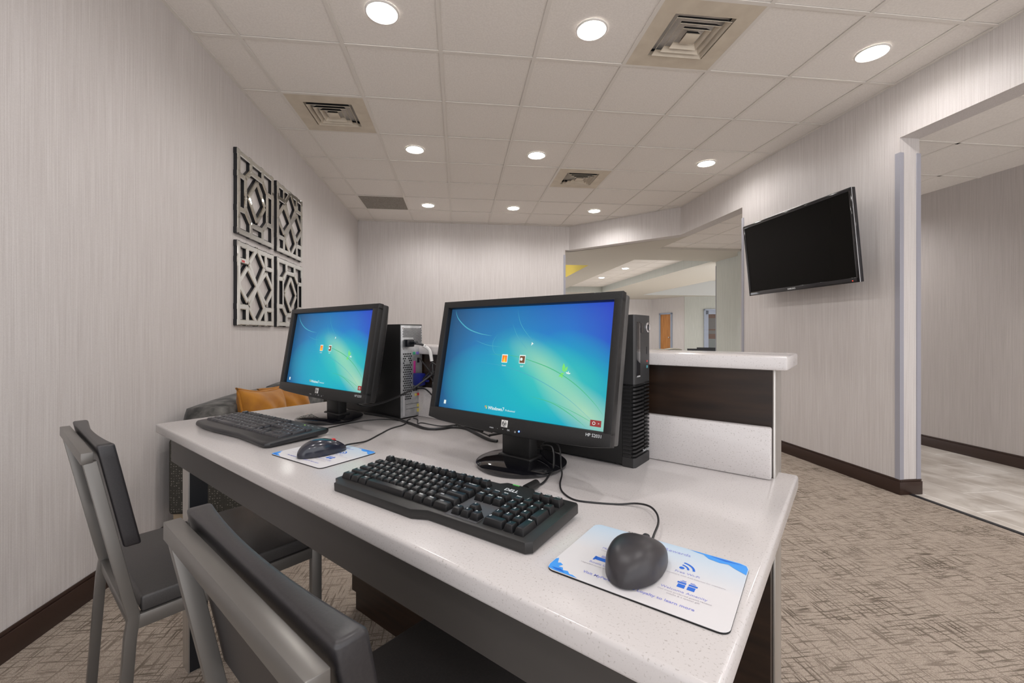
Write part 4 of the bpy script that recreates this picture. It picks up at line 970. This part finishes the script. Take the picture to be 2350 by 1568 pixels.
B().lathe([(0, -0.004), (0.004, -0.004), (0.0052, -0.002), (0.0052, 0.002), (0.004, 0.004), (0, 0.004)], 20, M=T(0, 0.044, mt_(0.044)-0.0005) @ RY(90)).build('scroll_wheel', M['black'], ms)
B().text('DELL', 0.009, T(-0.004, 0.012, mt_(0.012)+0.0010) @ RX(-math.degrees(math.atan((mt_(0.009)-mt_(0.015))/0.006))), bold=True).build('logo', M['black'], ms)
cable('cord', '', '', [(1.609, 0.205, 0.012), (1.606, 0.222, 0.014), (1.598, 0.262, 0.014), (1.582, 0.30, 0.012), (1.560, 0.326, 0.010), (1.534, 0.333, 0.006), (1.507, 0.321), (1.468, 0.300), (1.434, 0.291), (1.399, 0.310), (1.372, 0.345), (1.352, 0.385, 0.006), (1.335, 0.41, 0.012), (1.30, 0.455, 0.045), (1.25, 0.475, 0.04), (1.20, 0.53, 0.004)], 0.0017, parent=ms)
ms = thing('computer_mouse', 'glossy dark mouse with a red wheel on the farther mouse pad', 'mouse', dk(0.795, 0.158, ZD+0.003), -45-4)
b = B(); mouse_body(b, 0.122, 0.062, 0.036, 0.04, 0.80, 0.92, 0.002); b.build('shell', M['mouse_g'], ms, ang=60)
B().lathe([(0, -0.0035), (0.005, -0.0035), (0.0065, -0.0015), (0.0065, 0.0015), (0.005, 0.0035), (0, 0.0035)], 22, M=T(0, 0.028, mouse_top(0.028, 0.122, 0.036, 0.80, 0.002)-0.003) @ RY(90)).build('scroll_wheel', M['red'], ms)
cable('cord', '', '', [(0.800, 0.215, 0.012), (0.790, 0.235, 0.010), (0.768, 0.300), (0.730, 0.369), (0.690, 0.440), (0.676, 0.500), (0.66, 0.53, 0.010), (0.655, 0.545, 0.012)], 0.0022, parent=ms)

# ------------------------------------------------------------------ chairs
def make_chair(loc, label):
    t = thing('metal_frame_chair', label, 'chair', loc, -45, 'chairs at the computer desk')
    W = 0.447; mt = M['chair_metal']; tw_ = 0.021
    def side(x):
        # rear leg that runs up into the back post
        rear = B().bar([(x, -0.166, 0.0), (x, -0.138, 0.425), (x, -0.131, 0.475), (x, -0.142, 0.525), (x, -0.2095, 0.870)], tw_, 0.024, M=None, bev=0.0015)
        rear.build('leg', mt, t)
        B().bar([(x, 0.3225, 0.0), (x, 0.3225, 0.478)], tw_, 0.032, bev=0.0015).build('leg', mt, t)
        B().box((x-tw_/2, -0.125, 0.444), (x+tw_/2, 0.307, 0.478), 0.001).build('seat_rail', mt, t)
    side(tw_/2); side(W-tw_/2)
    B().box((0, -0.2250, 0.868), (W, -0.2035, 0.894), 0.0012).build('back_rail', mt, t)
    B().box((tw_, -0.14, 0.446), (W-tw_, -0.118, 0.474), 0.001).box((tw_, 0.31, 0.446), (W-tw_, 0.334, 0.474), 0.001).build('cross_rail', mt, t)
    B().box((0.004, -0.118, 0.479), (W-0.004, 0.338, 0.518), 0.006, seg=3).build('seat', M['vinyl_seat'], t)
    # padded back, thinner in the middle
    zt, zb = 0.907, 0.650
    def ctr(z): return -0.2165+(0.893-z)*(0.0715/0.368)
    pb = bmesh.new()
    nu, nz = 25, 9
    def prof(x):
        s = (x/W-0.5)*2
        return 0.021+0.013*abs(s)**2.0
    F_, Bk = [], []
    for j in range(nz):
        z = zb+(zt-zb)*j/(nz-1); y = ctr(z)
        F_.append([pb.verts.new((0.003+(W-0.006)*i/(nu-1), y+0.0195+prof((W)*i/(nu-1)), z)) for i in range(nu)])
        Bk.append([pb.verts.new((0.003+(W-0.006)*i/(nu-1), y+0.0195, z)) for i in range(nu)])
    for j in range(nz-1):
        for i in range(nu-1):
            pb.faces.new((F_[j][i], F_[j][i+1], F_[j+1][i+1], F_[j+1][i])); pb.faces.new((Bk[j][i+1], Bk[j][i], Bk[j+1][i], Bk[j+1][i+1]))
        pb.faces.new((F_[j][0], F_[j+1][0], Bk[j+1][0], Bk[j][0])); pb.faces.new((F_[j][-1], Bk[j][-1], Bk[j+1][-1], F_[j+1][-1]))
    for i in range(nu-1):
        pb.faces.new((F_[-1][i], F_[-1][i+1], Bk[-1][i+1], Bk[-1][i])); pb.faces.new((F_[0][i+1], F_[0][i], Bk[0][i], Bk[0][i+1]))
    bmesh.ops.recalc_face_normals(pb, faces=pb.faces)
    sharp = [e for e in pb.edges if len(e.link_faces) == 2 and e.calc_face_angle(0) > 0.8]
    bmesh.ops.bevel(pb, geom=sharp, offset=0.006, segments=3, profile=0.5, affect='EDGES')
    bb = B(); bb._merge(pb); bb.build('backrest', M['vinyl'], t, ang=50)
    return t
ch = make_chair(dk(0.019, 0, 0), 'grey metal chair with charcoal pads, farther one beside the wall')
ch.rotation_euler = (0, 0, R(-46.2))
dup(ch, dk(1.053, 0.007, 0), -46.7, 'grey metal chair with charcoal pads, nearest the camera, seen from its back')

# ------------------------------------------------------------------ sofa and pillows behind the desk
so = thing('sofa', 'grey velvet sofa with dotted fabric end against the left wall', 'sofa', (XL, 2.5, 0))
def cushion(b, x0, x1, y0, y1, z0, z1, r, bulge=0.02, mi=0, Mx=None):
    t_ = bmesh.new(); bmesh.ops.create_cube(t_, size=1)
    bmesh.ops.subdivide_edges(t_, edges=t_.edges[:], cuts=7, use_grid_fill=True)
    c = Vector(((x0+x1)/2, (y0+y1)/2, (z0+z1)/2)); s = Vector((x1-x0, y1-y0, z1-z0))
    for v in t_.verts:
        p = v.co*2
        q = Vector((p.x*math.sqrt(max(0, 1-p.y**2/2-p.z**2/2+p.y**2*p.z**2/3)), p.y*math.sqrt(max(0, 1-p.x**2/2-p.z**2/2+p.x**2*p.z**2/3)), p.z*math.sqrt(max(0, 1-p.x**2/2-p.y**2/2+p.x**2*p.y**2/3))))
        m_ = p.lerp(q, r)
        v.co = Vector((c.x+m_.x*s.x/2, c.y+m_.y*s.y/2, c.z+m_.z*s.z/2))
    b._merge(t_, Mx, mi)
B().box((0.06, 0.0, 0.19), (0.88, 0.11, 0.60), 0.02, seg=3).build('armrest', M['dots'], so)
B().box((0.06, 1.84, 0.19), (0.88, 1.95, 0.60), 0.02, seg=3).build('armrest', M['dots'], so)
B().box((0.062, 0.02, 0.192), (0.20, 1.93, 0.66), 0.02, seg=3).build('back_frame', M['dots'], so)
B().box((0.20, 0.11, 0.19), (0.86, 1.84, 0.34), 0.01).build('seat_base', M['dots'], so)
for y0, y1 in ((0.11, 0.975), (0.975, 1.84)):
    b = B(); cushion(b, 0.20, 0.88, y0, y1, 0.33, 0.47, 0.25); b.build('seat_cushion', M['velvet'], so, ang=80)
for y0, y1 in ((0.005, 1.06), (1.02, 1.94)):
    b = B(); cushion(b, 0.075, 0.33, y0, y1, 0.44, 0.775, 0.42); b.build('back_cushion', M['velvet'], so, ang=80)
for x, y in ((0.10, 0.05), (0.82, 0.05), (0.10, 1.9), (0.82, 1.9)):
    B().taper((x-0.02, y-0.02, 0), (x+0.02, y+0.02), 0.19, (-0.006, -0.006)).build('leg', mat('pale_wood', (0.36, 0.28, 0.19), 0.5), so)
def pillow(loc, rot, label, s=0.38):
    t = thing('throw_pillow', label, 'pillow', loc, 0, 'mustard pillows')
    t.rotation_euler = rot
    def fn(side):
        def f(a, b_):
            x = (a-0.5)*2; z = (b_-0.5)*2
            pin = 1-0.10*(1-abs(x)**2)*0-0.0
            ex = x*(1-0.13*(1-z*z)); ez = z*(1-0.13*(1-x*x))
            th = 0.105*((1-abs(x)**3)*(1-abs(z)**3))**0.62
            cn = abs(x*z); wr = (0.007*math.sin(9*x+4*z)+0.010*math.sin(14*math.atan2(1.05-abs(z), 1.05-abs(x)))*cn)*(1-x*x)*(1-z*z)
            return (ex*s/2, side*th+wr, ez*s/2+s/2)
        return f
    b = B().grid(fn(1), 41, 41).grid(fn(-1), 41, 41); bmesh.ops.remove_doubles(b.bm, verts=b.bm.verts, dist=1e-5)
    b.build('cover', M['mustard'], t, ang=80)
    edge = []
    for k in range(60):
        q = k/60*4; i = int(q); f = (q-i)*2-1
        x, z = ((f, -1), (1, f), (-f, 1), (-1, -f))[i]
        edge.append((x*(1-0.13*(1-z*z))*s/2, 0, z*(1-0.13*(1-x*x))*s/2+s/2))
    edge.append(edge[0])
    B().tube(edge, 0.0085, 8, smooth=False, cap=False).build('piping', M['mustard'], t, ang=80)
pillow((-1.17, 2.80, 0.455), (R(-12), R(6), R(74)), 'mustard velvet pillow in front, nearest the sofa end')
pillow((-1.13, 3.17, 0.455), (R(-14), R(-7), R(66)), 'mustard velvet pillow behind the other, partly under the monitor')

# ------------------------------------------------------------------ floor cable under the desk
tag(B().tube([dk(0.33, 0.55, 0.006), dk(0.35, 0.50, 0.006), dk(0.40, 0.46, 0.006), dk(0.50, 0.44, 0.006), dk(0.62, 0.47, 0.006)], 0.005, 8).build('floor_cable', M['cable']), 'black cable lying on the carpet under the desk', 'cable')

# ------------------------------------------------------------------ lobby seating glimpsed over the ledge
for k, (x, y, rz, lab) in enumerate(((4.52, 9.3, 15, 'low khaki lobby sofa, left one seen over the ledge'), (5.12, 9.85, 15, 'low khaki lobby sofa, right one seen over the ledge'))):
    t = thing('lobby_sofa', lab, 'sofa', (x, y, 0), rz, 'khaki sofas in the lobby')
    b = B(); cushion(b, -0.24, 0.22, -0.12, 0.12, 0.30, 0.815, 0.3); b.build('back_cushion', M['khaki'], t, ang=80)
    B().box((-0.24, -0.1, 0.06), (0.22, 0.5, 0.36), 0.03).build('seat', M['khaki'], t)
    for sx_ in (-0.2, 0.18):
        for y_ in (-0.06, 0.46): B().box((sx_-0.015, y_-0.015, 0), (sx_+0.015, y_+0.015, 0.07)).build('leg', M['black'], t)
for k, (x, y, rz, lab) in enumerate(((5.22, 8.75, -30, 'dark lobby armchair, left one beside the corridor wall end'), (5.85, 9.45, -30, 'dark lobby armchair, right one beside the corridor wall end'))):
    t = thing('lobby_armchair', lab, 'armchair', (x, y, 0), rz, 'dark armchairs in the lobby')
    B().prism([(-0.26, 0.0), (0.26, 0.0), (0.30, 0.45), (-0.30, 0.45)], 0, 0.05, M=T(0, 0, 0.38) @ RX(82)).build('backrest', M['black'], t)
    B().box((-0.26, -0.02, 0.32), (0.26, 0.5, 0.42), 0.02).build('seat', M['black'], t)
    for sx_ in (-0.22, 0.22):
        for y_ in (0.03, 0.45): B().box((sx_-0.015, y_-0.015, 0), (sx_+0.015, y_+0.015, 0.33)).build('leg', M['black'], t)

# ------------------------------------------------------------------ world, camera, view
w = bpy.data.worlds.new('ambient_fill'); bpy.context.scene.world = w; w.use_nodes = True  # added ambient fill, made brighter from below to lift the ceiling
bg = w.node_tree.nodes['Background']; bg.inputs[1].default_value = 1.5
wt = w.node_tree.nodes.new('ShaderNodeTexCoord'); ws = w.node_tree.nodes.new('ShaderNodeSeparateXYZ'); wr = w.node_tree.nodes.new('ShaderNodeValToRGB')
w.node_tree.links.new(wt.outputs['Generated'], ws.inputs[0]); wm = w.node_tree.nodes.new('ShaderNodeMapRange'); wm.inputs[1].default_value = -0.6; wm.inputs[2].default_value = 0.5
w.node_tree.links.new(ws.outputs['Z'], wm.inputs[0]); w.node_tree.links.new(wm.outputs[0], wr.inputs[0]); w.node_tree.links.new(wr.outputs[0], bg.inputs[0])
wr.color_ramp.elements[0].color = (1.0, 0.98, 0.985, 1); wr.color_ramp.elements[1].color = (0.58, 0.585, 0.61, 1)
cam = bpy.data.cameras.new('camera'); co = bpy.data.objects.new('camera', cam); C.objects.link(co); bpy.context.scene.camera = co
co.location = (0, 0, ZC); co.rotation_euler = (R(90), 0, -0.1144)
cam.sensor_width = 36; cam.lens = 988/2350*36; cam.clip_start = 0.02
cam.shift_x = 9/2350; cam.shift_y = 19/2350*-1
vs = bpy.context.scene.view_settings
vs.view_transform = 'Standard'; vs.look = 'None'; vs.gamma = 1; vs.use_curve_mapping = False; vs.exposure = 0.74
bpy.context.scene.cycles.use_denoising = True
bpy.context.scene.cycles.max_bounces = 8
